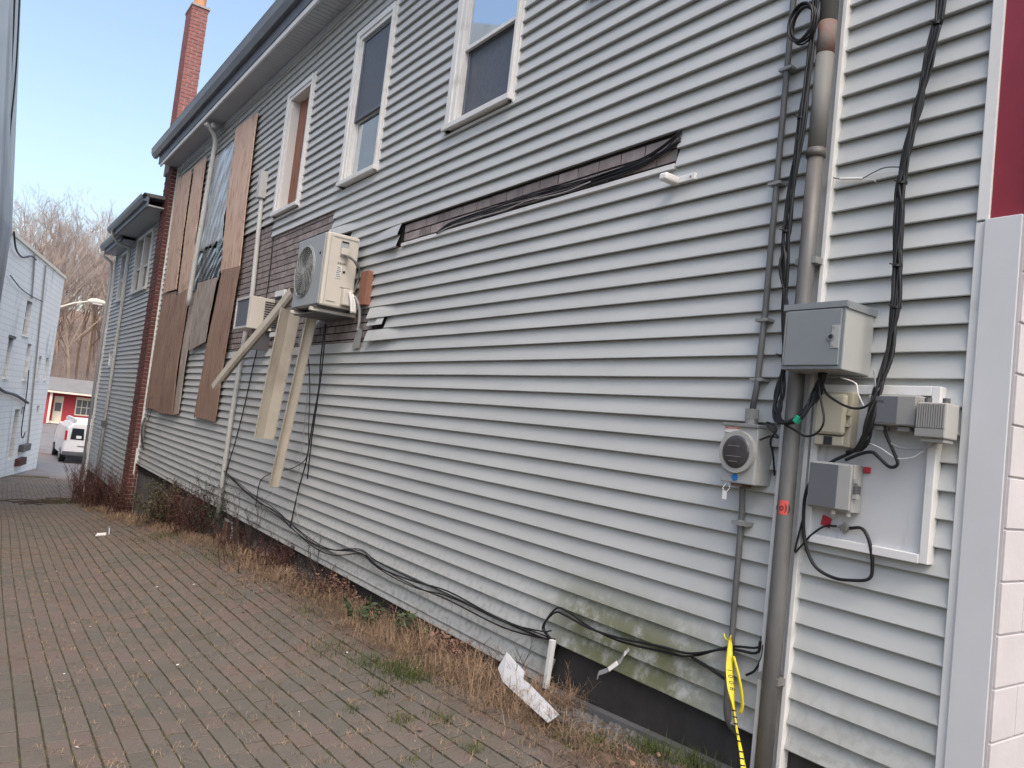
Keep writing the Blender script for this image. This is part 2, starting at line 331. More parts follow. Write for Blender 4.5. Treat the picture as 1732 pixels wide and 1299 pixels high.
def lerp_tab(tab, v):
    if v <= tab[0][0]: return tab[0][1]
    for (a, b), (c, d) in zip(tab, tab[1:]):
        if v <= c: return b+(d-b)*(v-a)/(c-a)
    return tab[-1][1]
def sm(t): t = max(0., min(1., t)); return t*t*(3-2*t)
def px(p):                                        # where a point falls in the picture, 0..1, and its depth
    d = Vector(p); z = d.dot(fw)
    if z < 0.05: return (9, 9, z)
    return (0.5+FOC*d.dot(rt)/z, 0.5-FOC*4/3*d.dot(up)/z, z)
def text_mesh(body, size):
    cu = bpy.data.curves.new("t", 'FONT'); cu.body = body; cu.size = size; cu.align_x = 'CENTER'; cu.align_y = 'CENTER'; cu.resolution_u = 2
    o = bpy.data.objects.new("t", cu); COL.objects.link(o)
    dg = bpy.context.evaluated_depsgraph_get(); me = bpy.data.meshes.new_from_object(o.evaluated_get(dg))
    bpy.data.objects.remove(o); return me
def put_text(name, body, size, c, u, v, m, parent):
    me = text_mesh(body, size); u = Vector(u).normalized(); v = Vector(v).normalized(); c = Vector(c)-parent_loc(parent)
    for vt in me.vertices: vt.co = c+u*vt.co.x+v*vt.co.y
    me.materials.clear(); me.materials.append(MT[m])
    o = bpy.data.objects.new(name, me); COL.objects.link(o); o.parent = parent; return o

# ---------------------------------------------------------------- ground form
W = 3.25
RAISE = [(0, .12), (3.3, .17), (6.1, .21), (9.9, .36), (13.4, .30), (17, .18), (20, .10), (26, .08), (31, 0)]
def base(y):
    if y < 26.9: return -1.514-.071*y
    if y < 44: return -3.424-.033*(y-26.9)
    return -3.988-.004*min(y-44, 60)
def gz(x, y):
    z = base(y)
    z += lerp_tab(RAISE, y)*sm((x-1.25)/1.75)
    return z + 0.012*math.sin(x*1.7+y*.9)*math.sin(y*.55+1)*(1 if y < 30 else 0)
BED = [(0, 2.70), (3.2, 2.72), (4.5, 2.82), (6, 2.86), (9, 2.88), (12, 2.80), (16, 2.72), (20, 2.70), (24, 2.85), (27, 3.3), (33, 4.2)]
def bed(y): return lerp_tab(BED, y)
def lalley(y): return 3.0+.247*(y-39)             # line of the white building on the other side

# ---- ground sheet
mb = MB()
ys = [-60, -20, -6, -2]+[i*0.5 for i in range(0, 60)]+[30+i*2 for i in range(10)]+[55, 65, 80, 100, 140, 200, 400, 900]
xs = [-900, -300, -80, -30, -12, -8]+[-6+i*0.4 for i in range(36)]+[9, 12, 18, 30, 60, 120, 300, 900]
mb.grid([[(x, y, gz(x, y)-.06) for x in xs] for y in ys])
struct(mb.build("ground", 'ground', smooth=True))
# ---- street beyond the alley
mb = MB()
mb.grid([[(x, y, gz(x, y)-.012) for x in [-30, -12, -6, -2]+[i*1.0 for i in range(0, 16)]+[20, 30, 60]] for y in [33.2, 34, 35, 36, 38, 40, 42, 44, 47, 50, 56, 62, 70, 80, 87]])
struct(mb.build("road", 'asphalt', smooth=True))
# ---- soil bed at the foot of the wall
mb = MB(); rows = []
for i in range(0, 130):
    y = 0.5+i*.2; xa = bed(y)-.12; xb = 3.34; row = []
    for k in range(12):
        x = xa+(xb-xa)*k/11
        row.append((x, y, gz(x, y)-.02+.035*sm(k/3)*(0.5+mnoise.noise(Vector((x*6, y*6, 0))))))
    rows.append(row)
mb.grid(rows); struct(mb.build("soil_bed", 'soil', smooth=True))

# ---- paving: a mossy bedding sheet with single pavers on it
pave = MB()
pave.grid([[(x, y, gz(x, y)-.0075) for x in [-5+i*.1 for i in range(82)]] for y in [-1+i*.125 for i in range(284)]])
pave = struct(pave.build("alley_pavement", 'joint', smooth=True))
PW, PL, TH = 0.112, 0.212, 0.06
pm = MB(); a, b, c_ = (PW-.010)/2, (PL-.010)/2, .0022
pm.v = [(-a, -b, -TH), (a, -b, -TH), (a, b, -TH), (-a, b, -TH), (-a, -b, -c_), (a, -b, -c_), (a, b, -c_), (-a, b, -c_),
        (-a+c_, -b+c_, 0), (a-c_, -b+c_, 0), (a-c_, b-c_, 0), (-a+c_, b-c_, 0)]
pm.f = [(0, 1, 5, 4), (1, 2, 6, 5), (2, 3, 7, 6), (3, 0, 4, 7), (4, 5, 9, 8), (5, 6, 10, 9), (6, 7, 11, 10), (7, 4, 8, 11), (8, 9, 10, 11)]
cand = []
rp = random.Random(3)
for i in range(-48, 36):
    for j in range(-4, 170):
        v = j*PL+(PL/2 if i % 2 else 0); u = i*PW
        wob = .02*math.sin(v*.45+i*.05)
        x = u+.035*v+wob; y = v
        if y > 33.6 or y < .4 or x > bed(y)+.02 or x < max(-5, lalley(y)+.15): continue
        z = gz(x, y); sx = (gz(x+.1, y)-gz(x-.1, y))/.2; sy = (gz(x, y+.1)-gz(x, y-.1))/.2
        sx += rp.gauss(0, .012); sy += rp.gauss(0, .010); z += rp.gauss(0, .0018)
        n = Vector((-sx, -sy, 1)).normalized(); yv = Vector((.035+rp.gauss(0, .008), 1, 0)); yv = (yv-n*yv.dot(n)).normalized(); xv = yv.cross(n)
        cand.append((Vector((x, y, z)), xv, yv, n))
vis = []
for q in cand:
    q0 = px(q[0])
    if -.01 < q0[0] < 1.01 and -.01 < q0[1] < 1.02: vis.append((q0[2], id(q), q))
vis.sort(key=lambda t: t[0]); near = {t[1] for t in vis[:298]}
pme = None; field = MB()
for q in cand:
    p, xv, yv, n = q
    if id(q) in near:
        if pme is None:
            o = pm.build("paver", 'paver', pave); pme = o.data
        else:
            o = bpy.data.objects.new("paver", pme); COL.objects.link(o); o.parent = pave
        o.matrix_local = Matrix(((xv.x, yv.x, n.x, p.x), (xv.y, yv.y, n.y, p.y), (xv.z, yv.z, n.z, p.z), (0, 0, 0, 1)))
    else:
        field.add([p+xv*v[0]+yv*v[1]+n*v[2] for v in pm.v], pm.f, tone=rp.random())
field.build("paver_field", 'paver', pave, kind="stuff")

# ---------------------------------------------------------------- the sided house
house = thing("sided_house", "long two-storey house with pale grey vinyl siding, patched and torn, along the alley", "house", (3.25, 10, -1.6))
E_ = 0.1131; Z0 = 0.0764
def zk(k): return Z0+E_*k
Y_R, Y_L, ZTOP = 1.45, 18.06, 4.96
WINS = [(4.99, 6.02, 2.61, 4.52), (7.44, 8.42, 2.58, 4.42), (9.79, 10.78, 2.62, 4.40), (3.30, 4.12, 3.10, 4.62)]   # y0,y1,z0,z1 of casing
AC_WIN = (10.05, 11.30, 0.80, 1.62)
HOLES = [(3.15, 6.66, zk(14), zk(16)), (8.52, 10.78, zk(6), zk(20)), (10.78, 13.0, zk(6), zk(22)), (7.12, 8.52, zk(6), zk(9)), (7.95, 8.52, zk(9), zk(17)),
         (6.80, 7.12, zk(7), zk(7)+.045), (12.9, 15.1, zk(9), zk(36))]
LOWHOLE = (Y_R-1, 3.78, -3, zk(-12))
POLEGAP = (2.125, 2.245, -3, 6)
def subtract(rects, h):
    out = []
    for (a, b, c, d) in rects:
        ha, hb, hc, hd = h
        if hb <= a or ha >= b or hd <= c or hc >= d: out.append((a, b, c, d)); continue
        if ha > a: out.append((a, ha, c, d))
        if hb < b: out.append((hb, b, c, d))
        a2, b2 = max(a, ha), min(b, hb)
        if hc > c: out.append((a2, b2, c, hc))
        if hd < d: out.append((a2, b2, hd, d))
    return out
# sheathing with window openings
rects = [(Y_R-.02, 18.8, -1.70, ZTOP+.15)]
for w in WINS: rects = subtract(rects, (w[0]+.05, w[1]-.05, w[2]+.05, w[3]-.05))
mb = MB()
for a, b, c, d in rects: mb.box(3.256, 3.34, a, b, c, d)
mb.build("sheathing", 'sheath', house)
# siding panels, two courses high and up to 3.7 m long, with lap profile
rs = random.Random(11)
CURL = {(16, 'L'): .0}
def panel(j, y0, y1, alt):
    laps = []
    for l in (0, 1):
        k = 2*j+l; zb, zt = zk(k), zk(k+1)
        if k == -15: zb, zt = zk(-14.5), zk(-14)
        if k < -15 or zb >= ZTOP: continue
        rr = [(y0, y1, zb, min(zt, ZTOP))]
        for h in HOLES+[(w[0]-.022, w[1]+.022, w[2]-.02, w[3]+.022) for w in WINS]+[LOWHOLE, POLEGAP]: rr = subtract(rr, h)
        laps += [(k, zb, zt, r) for r in rr]
    if not laps: return
    laps = [l for l in laps if l[3][1]-l[3][0] >= .015 and l[3][3]-l[3][2] >= .008]
    groups = []
    for l in laps:
        hit = [g for g in groups if any(min(l[3][1], m_[3][1])-max(l[3][0], m_[3][0]) > -.004 and min(l[3][3], m_[3][3])-max(l[3][2], m_[3][2]) > -.004 for m_ in g)]
        new = [l]+[m_ for g in hit for m_ in g]; groups = [g for g in groups if g not in hit]+[new]
    for g in groups: panel_piece(g, alt)
def panel_piece(laps, alt):
    mb = MB()
    for k, zb, zt, (a, b, c, d) in laps:
        if b-a < .015 or d-c < .008: continue
        n = max(1, int((b-a)/.45)); rows = []
        prof = []
        def xs_(z): return W-.035+(z-zb)/(E_)*.032
        if c <= zb+.001: prof += [(W-.001, zb+.004), (xs_(zb)+.002, zb-.001), (xs_(zb), zb+.003)]
        else: prof += [(xs_(c), c)]
        prof += [(xs_((c+d)/2)-.0016, (c+d)/2), (xs_(d), d+.002)]
        for i in range(n+1):
            y = a+(b-a)*i/n
            wx = .0028*mnoise.noise(Vector((y*.9, zb*2.1, 3)))+.0022*mnoise.noise(Vector((y*2.6, zb*9, 7))); wz = .0022*mnoise.noise(Vector((y*.7, zb*3, 9)))
            cu = 0.
            # ends that stand off the wall beside the torn places
            if 6.66 <= a <= 6.70 and k in (14, 15): cu = .045*sm(1-(y-a)/.5)
            if 8.50 <= b <= 8.54 or 7.10 <= b <= 7.14: pass
            if 6.9 < b <= 7.13 and k in (6, 7, 8, 9): cu = .05*sm(1-(b-y)/.4)
            if 8.52 > a > 6.5 and k in (17, 18, 19) and b > 8.4: cu = .05*sm(1-(abs(y-8.5))/.7)
            if a >= 8.4 and a < 8.6 and k in (17, 18, 19): cu = .06*sm(1-(y-a)/.6)
            if 12 < y < 17.5 and k < -7: wx += .010*mnoise.noise(Vector((y*1.3, k*.37, 1))); wz += .006*mnoise.noise(Vector((y*1.1, k*.5, 2)))
            rows.append([(px_-alt-abs(wx)-cu, y, pz+wz-cu*.3) for px_, pz in prof])
        mb.grid(rows)
    if mb.v: mb.build("siding_panel", 'siding', house)
for j in range(-8, 22):
    y = Y_R; first = 0.7+((j*1.37) % 3.0); i = 0
    cuts = [Y_R]
    yy = Y_R+first
    while yy < Y_L-.3: cuts.append(yy); yy += 3.66
    cuts.append(Y_L)
    for a, b in zip(cuts, cuts[1:]):
        panel(j, a, b+(.0 if b == Y_L else .012), .0014 if i % 2 else 0.); i += 1
# trim strips
mb = MB(); mb.box(3.195, 3.252, 2.105, 2.128, -1.62, ZTOP); mb.build("channel_trim", 'white', house, bevel=.003)
mb = MB(); mb.box(3.195, 3.252, 2.242, 2.262, -1.62, .62); mb.build("channel_trim", 'white', house, bevel=.003)
mb = MB(); mb.box(3.228, 3.252, 2.1285, 2.2415, -1.62, ZTOP); mb.build("channel_back", 'white', house)
mb = MB(); mb.box(3.21, 3.252, 1.415, 1.452, -1.55, 1.05); mb.build("corner_trim", 'white', house, bevel=.003)
mb = MB(); mb.box(3.205, 3.252, 1.402, 1.45, 1.056, ZTOP); mb.build("corner_trim", 'white', house, bevel=.003)
mb = MB(); mb.box(3.19, 3.25, 18.045, 18.085, -1.55, ZTOP); mb.build("corner_trim", 'white', house, bevel=.003)
mb = MB(); mb.box(3.212, 3.25, 3.16, 6.64, zk(14)-.008, zk(14)+.022)
for i in range(110): mb.box(3.2115, 3.2125, 3.18+i*.0314, 3.196+i*.0314, zk(14)+.010, zk(14)+.015)
mb.build("nail_hem", 'white', house)
# foundation
mb = MB(); mb.box(3.272, 3.6, 1.2, 3.82, -2.0, zk(-12)+.02); mb.build("foundation", 'found', house)
mb = MB(); mb.box(3.275, 3.6, 3.821, 18.4, -3.3, -1.52); mb.build("foundation", 'foundg', house)
mb = MB(); mb.prism([(3.20, 1.3, -1.475), (3.27, 1.3, -1.475), (3.27, 4.05, -1.615), (3.20, 4.05, -1.615)], (0, 0, .04)); mb.build("foundation_ledge", 'conduit', house)
# exposed brick-pattern cladding, each brick its own piece
BL, BH = .215, .0835
bme = {}
nb = [0]; bfield = MB()
def bricks(y0, y1, z0, z1, single):
    r = 0; z = zk(14)-.04
    while z > z0: z -= BH; r += 1
    while z < z1:
        yy = math.floor(y0/BL)*BL+(BL/2 if r % 2 else 0)-BL
        while yy < y1:
            a, b = max(yy, y0)+.006, min(yy+BL, y1)-.006; c, d = max(z, z0)+.007, min(z+BH, z1)-.007
            yy += BL
            if b-a < .03 or d-c < .015: continue
            if single(.5*(a+b)) and nb[0] < 296:
                nb[0] += 1; key = (round(b-a, 2), round(d-c, 2)); ctr = Vector((3.25-rs.random()*.003, (a+b)/2, (c+d)/2))
                if key not in bme:
                    q = MB(); e, f = (b-a)/2, (d-c)/2; q.box(-.010, .004, -e, e, -f, f); o = q.build("brick", 'wbrick', at=(0, 0, 0)); o.parent = house; bme[key] = o.data
                else:
                    o = bpy.data.objects.new("brick", bme[key]); COL.objects.link(o); o.parent = house
                o.location = ctr-house.location; o.rotation_euler = (rs.gauss(0, .008), 0, 0)
            else: bfield.box(3.24-rs.random()*.003, 3.254, a, b, c, d)
        z += BH; r += 1
bricks(3.16, 6.65, zk(14), zk(16), lambda y: True)
bricks(8.52, 10.78, zk(6), zk(20), lambda y: y < 10.4)
bricks(10.78, 12.3, zk(6), zk(22), lambda y: False)
bricks(7.12, 8.52, zk(6), zk(10), lambda y: True)
bfield.build("brick_field", 'wbrick', house, kind="stuff")
# windows
def window(w, style):
    y0, y1, z0, z1 = w; f = MB()
    d = .075                                             # casing
    f.box(3.185, 3.30, y0, y0+d*.6, z0, z1); f.box(3.185, 3.30, y1-d*1.1, y1, z0, z1)
    f.box(3.185, 3.30, y0+d*.6, y1-d*1.1, z1-d, z1); f.box(3.165, 3.32, y0-.01, y1+.01, z0, z0+.05)
    f.box(3.212, 3.25, y0-.024, y0-.0005, z0-.02, z1+.024); f.box(3.212, 3.25, y1+.0005, y1+.024, z0-.02, z1+.024); f.box(3.212, 3.25, y0, y1, z1+.0005, z1+.024)
    o = f.build("window", 'white', house, bevel=.005)
    yi0, yi1, zi0, zi1 = y0+d*.6, y1-d*1.1, z0+.05, z1-d
    j = MB(); j.box(3.2, 3.42, yi1-.05, yi1-.001, zi0, zi1); j.box(3.2, 3.42, yi0+.001, yi0+.02, zi0, zi1); j.box(3.2, 3.42, yi0+.02, yi1-.05, zi1-.05, zi1-.001)
    j.box(3.222, 3.42, yi1-.075, yi1-.051, zi0, zi1-.05)
    j.build("window_jamb", 'white', o, bevel=.003)
    yi1 -= .076; yi0 += .02; zi1 -= .05
    b = MB(); b.box(3.45, 3.46, y0, y1, z0, z1); b.build("backing", 'dark', o)
    if style == 'board':
        q = MB(); q.box(3.335, 3.35, yi0, yi1, zi0, zi1); q.build("window_board", 'ply_win', o); return
    zm = z0+(z1-z0)*(.40 if style == 'b' else .37)
    s = .035
    def sash(x, za, zb, m, nm):
        q = MB(); q.box(x, x+.03, yi0, yi0+s, za, zb); q.box(x, x+.03, yi1-s, yi1, za, zb); q.box(x, x+.03, yi0+s, yi1-s, za, za+s); q.box(x, x+.03, yi0+s, yi1-s, zb-s, zb)
        q.build("sash", 'white' if m != 'screen' else 'fascia', o, bevel=.003)
        g = MB(); g.box(x+.012, x+.017, yi0+s, yi1-s, za+s, zb-s); g.build(nm, m, o)
    if style == 'a': sash(3.224, zm, zi1, 'pane_sky', "pane"); sash(3.265, zi0, zm+.03, 'screen', "insect_screen")
    else: sash(3.224, zm, zi1, 'screen', "insect_screen"); sash(3.262, zi0, zm+.03, 'pane_sky', "pane")
window(WINS[0], 'a'); window(WINS[1], 'b'); window(WINS[2], 'board')
window(WINS[3], 'a')
# eaves
mb = MB(); n = int((18.2-1.3)/.1)
for i in range(n): mb.box(2.905, 3.24, 1.3+i*.1, 1.3+i*.1+.092, 4.962, 4.985)
mb.box(2.905, 3.25, 1.3, 18.2, 4.975, 4.99)
mb.build("soffit", 'soffit', house)
mb = MB(); mb.box(2.875, 2.905, 1.3, 18.35, 4.94, 5.02); mb.build("soffit_edge", 'white', house, bevel=.004)
mb = MB(); mb.box(3.20, 3.248, 1.3, 18.04, 4.86, 4.958); mb.build("frieze_board", 'soffit', house, bevel=.004)
mb = MB(); mb.box(2.862, 2.90, 1.3, 18.5, 5.022, 5.42); mb.build("fascia", 'fascia', house)
prof = [(2.858, 5.40), (2.858, 5.20), (2.80, 5.19), (2.745, 5.26), (2.725, 5.33), (2.735, 5.345), (2.72, 5.385), (2.735, 5.385)]
mb = MB(); mb.grid([[(x, y, z) for x, z in prof] for y in (1.3, 6, 12, 18.75)])
mb.add([(x, 18.75, z) for x, z in prof], [tuple(range(len(prof)))])
g = mb.build("gutter", 'gutter', house); sd_ = g.modifiers.new("thick", 'SOLIDIFY'); sd_.thickness = .004
for i in range(22):
    mb = MB(); y = 2.0+i*.78; mb.box(2.722, 2.86, y, y+.02, 5.384, 5.392); mb.build("gutter_strap", 'gutter', house)
mb = MB(); mb.prism([(2.76, 1.0, 5.40), (7.2, 1.0, 5.95), (7.2, 1.0, 5.80), (2.88, 1.0, 5.30)], (0, 17.9, 0))
mb.prism([(11.6, 1.0, 5.40), (7.2, 1.0, 5.95), (7.2, 1.0, 5.80), (11.5, 1.0, 5.30)], (0, 17.9, 0)); mb.build("roof", 'roof', house)
mb = MB(); mb.box(3.36, 11.2, 1.5, 1.6, -2.6, 5.3); mb.box(11.1, 11.2, 1.6, 25.5, -4, 5.0); mb.box(3.40, 11.1, 25.4, 25.5, -4, 4.2); mb.build("outer_wall", 'siding', house)
# chimney stack
def brickwork(mb, x0, x1, y0, y1, z0, z1, bh=.085, bl=.23, d=.010):
    k = 0; z = z0
    while z < z1-.01:
        off = bl/2 if k % 2 else 0
        y = y0-off
        while y < y1:
            a, b = (y0-d if y <= y0 else y), min(y+bl-.02, y1)
            if b-a > .02: q = rs.random()*.004; mb.box(x0-d-q, x0+.05, a, b, z+.010, z+bh-.010)
            y += bl
        x = x0-(bl/2-off if k % 2 == 0 else 0)
        while x < x1:
            a, b = max(x, x0+.051), min(x+bl-.02, x1)
            if b-a > .02: q = rs.random()*.004; mb.box(a, b, y0-d-q, y0+.05, z+.010, z+bh-.010)
            x += bl
        z += bh; k += 1
ch = MB(); ch.box(3.10, 3.42, 18.10, 18.80, -3.0, 4.93); ch.box(3.09, 3.43, 18.45, 19.08, 4.931, 8.78); chim = ch.build("chimney", 'mortar', house)
mb = MB(); brickwork(mb, 3.10, 3.256, 18.10, 18.80, -2.9, 4.92); mb.build("brick_courses", 'pbrick', chim, kind="stuff")
mb = MB(); brickwork(mb, 3.09, 3.43, 18.45, 19.08, 5.2, 8.78); mb.build("brick_courses", 'cbrick', chim, kind="stuff")
mb = MB(); mb.box(3.06, 3.46, 18.41, 19.12, 8.781, 8.83); mb.build("chimney_cap", 'mortar', chim)
mb = MB(); mb.tube([(3.28, 18.72, 8.8), (3.28, 18.72, 9.12)], .13, 12); mb.build("flue_pipe", 'flue', chim)
# lower rear wing
def wing(y0, y1, zs, gx, wins):
    mb = MB(); k = -22; n_ = 0
    while zk(k) < zs:
        rr = [(y0, y1, zk(k), min(zk(k+1), zs))]
        for w in wins: rr = subtract(rr, w)
        for a, b, c, d in rr:
            if b-a < .02 or d-c < .01: continue
            mb.grid([[(W-.001, y, c+.003), (W-.028, y, c-.001), (W-.027, y, c+.003), (W-.003, y, d)] for y in (a, (a+b)/2, b)])
        k += 1
    mb.build("wing_siding", 'siding', house, kind="stuff")
    mb = MB(); rr = [(y0, y1, -3.4, zs+.2)]
    for w in wins: rr = subtract(rr, (w[0]+.03, w[1]-.03, w[2]+.03, w[3]-.03))
    for a, b, c, d in rr: mb.box(3.254, 3.30, a, b, c, d)
    mb.build("sheathing", 'sheath', house)
    mb = MB(); mb.box(gx+.15, 3.25, y0-.4, y1+.25, zs, zs+.03); mb.build("soffit", 'soffit', house)
    mb = MB(); mb.box(gx+.11, gx+.148, y0-.4, y1+.25, zs-.02, zs+.24); mb.build("fascia", 'fascia', house)
    mb = MB(); pr = [(gx+.108, zs+.26), (gx+.108, zs+.10), (gx+.05, zs+.10), (gx, zs+.17), (gx-.02, zs+.24)]
    mb.grid([[(x, y, z) for x, z in pr] for y in (y0-.4, y1+.35)]); mb.add([(x, y1+.35, z) for x, z in pr], [tuple(range(5))])
    g = mb.build("gutter", 'gutter', house); s = g.modifiers.new("thick", 'SOLIDIFY'); s.thickness = .004
    mb = MB(); mb.prism([(gx+.04, y0-.4, zs+.27), (9, y0-.4, zs+.55), (9, y0-.4, zs+.45), (gx+.14, y0-.4, zs+.2)], (0, y1-y0+.7, 0)); mb.build("roof", 'roof', house)
    for w in wins:
        a, b, c, d = w; f = MB()
        f.box(3.19, 3.30, a, a+.07, c, d); f.box(3.19, 3.30, b-.07, b, c, d); f.box(3.19, 3.30, a+.07, b-.07, d-.08, d); f.box(3.17, 3.31, a, b, c-.06, c)
        wide = b-a > 1.2
        if wide: f.box(3.19, 3.30, (a+b)/2-.05, (a+b)/2+.05, c, d-.08)
        o = f.build("window", 'white', house, bevel=.004)
        parts = [(a+.07, (a+b)/2-.05), ((a+b)/2+.05, b-.07)] if wide else [(a+.07, b-.07)]
        for q0, q1 in parts:
            zm = c+(d-c)*.42
            g = MB(); g.box(3.268, 3.275, q0, q1, zm, d-.08); g.build("pane", 'pane_sky', o)
            g = MB(); g.box(3.285, 3.292, q0, q1, c, zm); g.build("pane", 'pane_dark', o)
            g = MB(); g.box(3.255, 3.28, q0, q1, zm-.03, zm+.03); g.build("sash", 'white', o)
wing(18.79, 23.06, 4.04, 2.62, [(20.02, 22.05, 2.48, 3.92)])
wing(23.061, 25.6, 3.93, 2.78, [(23.55, 24.45, 2.46, 3.84)])
mb = MB(); mb.box(3.18, 3.252, 25.5, 25.62, -3.4, 3.93); mb.build("corner_trim", 'white', house, bevel=.004)
def pipe(name, pts, r, m, label, cat, parts=None, group=None, n=10):
    mb = MB(); mb.tube(pts, r, n); o = mb.build(name, m, at=pts[-1], smooth=True); tag(o, label, cat, group); return o
o = pipe("downspout", [(2.70, 22.95, 4.20), (2.70, 22.95, 4.02), (2.86, 22.98, 3.86), (3.15, 23.0, 3.80), (3.17, 23.0, 3.6), (3.17, 23.02, 0.6), (3.17, 23.03, -2.9)], .045, 'pvc',
         "grey downspout running down the rear wing wall from the gutter elbow", "downspout")
mb = MB(); mb.box(3.10, 3.23, 22.95, 23.09, -1.05, -.9); q = mb.build("pipe_joint", 'conduit'); q.parent = o; q.location = -o.location
tag(pipe("downspout", [(2.78, 25.85, 4.02), (2.80, 25.8, 3.9), (3.1, 25.72, 3.72), (3.14, 25.7, 3.5), (3.14, 25.7, -3.1)], .04, 'pvc', "", ""),
    "pale downspout at the far corner of the rear wing", "downspout")
mb = MB(); mb.box(3.17, 3.232, 23.25, 23.95, .55, .62); mb.box(3.17, 3.232, 23.25, 23.32, .62, 1.05); mb.box(3.17, 3.232, 23.88, 23.95, .62, 1.05); mb.box(3.17, 3.232, 23.32, 23.88, .98, 1.05); mb.box(3.2, 3.23, 23.32, 23.88, .62, .98)
tag(mb.build("wall_vent", 'white', at=(3.2, 23.6, .55)), "small white framed vent on the rear wing siding beside the downspout", "vent")

# right-hand shop corner of the house
mb = MB(); mb.box(3.195, 3.60, 1.278, 1.414, -2.2, 1.055); mb.build("corner_pier", 'pier', house, bevel=.004)
blk = MB(); blk.box(3.198, 4.6, 1.268, 1.40, -2.2, 1.05); bw = blk.build("shop_wall", 'block', house)
for i in range(16):
    for k in range(4):
        x0 = 3.20+k*.40-(0 if i % 2 else .2); x1 = x0+.395; x0 = max(x0, 3.20)
        q = MB(); q.box(x0, x1, 1.258, 1.272, -2.1+i*.195+.004, -2.1+i*.195+.191); q.build("block", 'block', bw, bevel=.003)
mb = MB(); mb.box(3.215, 3.6, 1.1, 1.401, 1.06, ZTOP); mb.build("shop_fascia", 'red_paint', house)
mb = MB(); mb.box(3.19, 3.2145, 1.1, 1.255, 1.13, 3.2); mb.build("fascia_moulding", 'red_paint', house, bevel=.008)

# ---------------------------------------------------------------- boards, sheets and pipes on the far part of the wall
def sheet_thing(name, poly, x, th, m, label, cat="plywood", group=None, bow=.0, res=7):
    mb = MB(); a, b, c, d = [Vector((0, p[0], p[1])) for p in poly]; R1 = []; R2 = []
    for i in range(res+1):
        l = a.lerp(d, i/res); r = b.lerp(c, i/res); r1 = []; r2 = []
        for j in range(5):
            p = l.lerp(r, j/4); o = bow*math.sin(math.pi*i/res)+bow*.6*math.cos(i*1.9+j)*.4; jg = .006*mnoise.noise(Vector((p.y*9, p.z*9, 1))) if j in (0, 4) else 0
            r1.append((x-o, p.y+jg, p.z)); r2.append((x-o-th, p.y+jg, p.z))
        R1.append(r1); R2.append(r2)
    n = len(R1[0]); vs = [v for r in R1 for v in r]+[v for r in R2 for v in r]; N = len(R1)*n; fs = []
    for i in range(len(R1)-1):
        for j in range(n-1):
            q = (i*n+j, i*n+j+1, (i+1)*n+j+1, (i+1)*n+j); fs += [q, tuple(N+t for t in q[::-1])]
    for j in range(n-1): fs += [(j, j+1, N+j+1, N+j), ((res)*n+j, (res)*n+j+1, N+res*n+j+1, N+res*n+j)]
    for i in range(res): fs += [(i*n, (i+1)*n, N+(i+1)*n, N+i*n), (i*n+n-1, (i+1)*n+n-1, N+(i+1)*n+n-1, N+i*n+n-1)]
    mb.add(vs, fs); O = tag(mb.build(name, m, at=(x, poly[2][0], min(p[1] for p in poly))), label, cat, group)
    nl = MB()
    for i in range(1, res+1, 2):
        for j in (0, 4):
            v = Vector(R2[i][j]).lerp(Vector(R2[i][2]), .09); nl.box(v.x-.003, v.x+.002, v.y-.012, v.y+.012, v.z-.012, v.z+.012)
    nl.build("nail_heads", 'rust', O, kind="stuff"); return O
PB = "plywood sheets nailed over the wall"
sheet_thing("plywood_sheet", [(17.75, 4.62), (16.42, 4.55), (16.32, 2.08), (17.5, 2.10)], 3.172, .014, 'ply', "pale plywood sheet nailed upright nearest the brick stack, upper row", group=PB, bow=.008)
sheet_thing("plywood_sheet", [(16.28, 4.58), (15.35, 4.54), (15.18, 1.70), (16.14, 2.03)], 3.185, .014, 'ply', "long pale plywood sheet with dark knots left of the white downspout", group=PB, bow=.01)
sheet_thing("plywood_sheet", [(17.62, 2.10), (16.40, 2.05), (16.55, -.35), (17.82, -.34)], 3.195, .014, 'ply_old', "brown weathered plywood sheet at lower left beside the brick stack", group=PB, bow=.01)
sheet_thing("plywood_sheet", [(16.32, 1.92), (15.0, 2.02), (15.1, -.37), (16.46, -.39)], 3.165, .014, 'ply_old', "brown plywood sheet bowed out below the white downspout", group=PB, bow=.03)
sheet_thing("plywood_sheet", [(14.98, 2.0), (14.5, 1.9), (14.72, -.33), (15.08, -.37)], 3.19, .014, 'ply_grey', "narrow grey plywood strip turned edgeways right of the bowed brown sheet", group=PB, bow=.02)
sheet_thing("plywood_sheet", [(14.50, 2.02), (13.18, 2.00), (13.40, .93), (14.45, .80)], 3.165, .012, 'ply_grey', "grey bleached wood sheet with swirling stain in lower middle of the boarding", group=PB, bow=.01)
sheet_thing("plywood_sheet", [(13.39, 4.58), (12.18, 4.53), (12.02, 2.06), (13.08, 2.07)], 3.185, .014, 'ply', "tall pale plywood sheet right of the torn plastic, under the eave", group=PB, bow=.012)
sheet_thing("plywood_sheet", [(12.98, 2.10), (11.98, 2.06), (12.18, -.34), (13.50, -.33)], 3.18, .014, 'ply_old', "narrow brown plywood sheet below the tall pale one, left of the window air conditioner", group=PB, bow=.014)
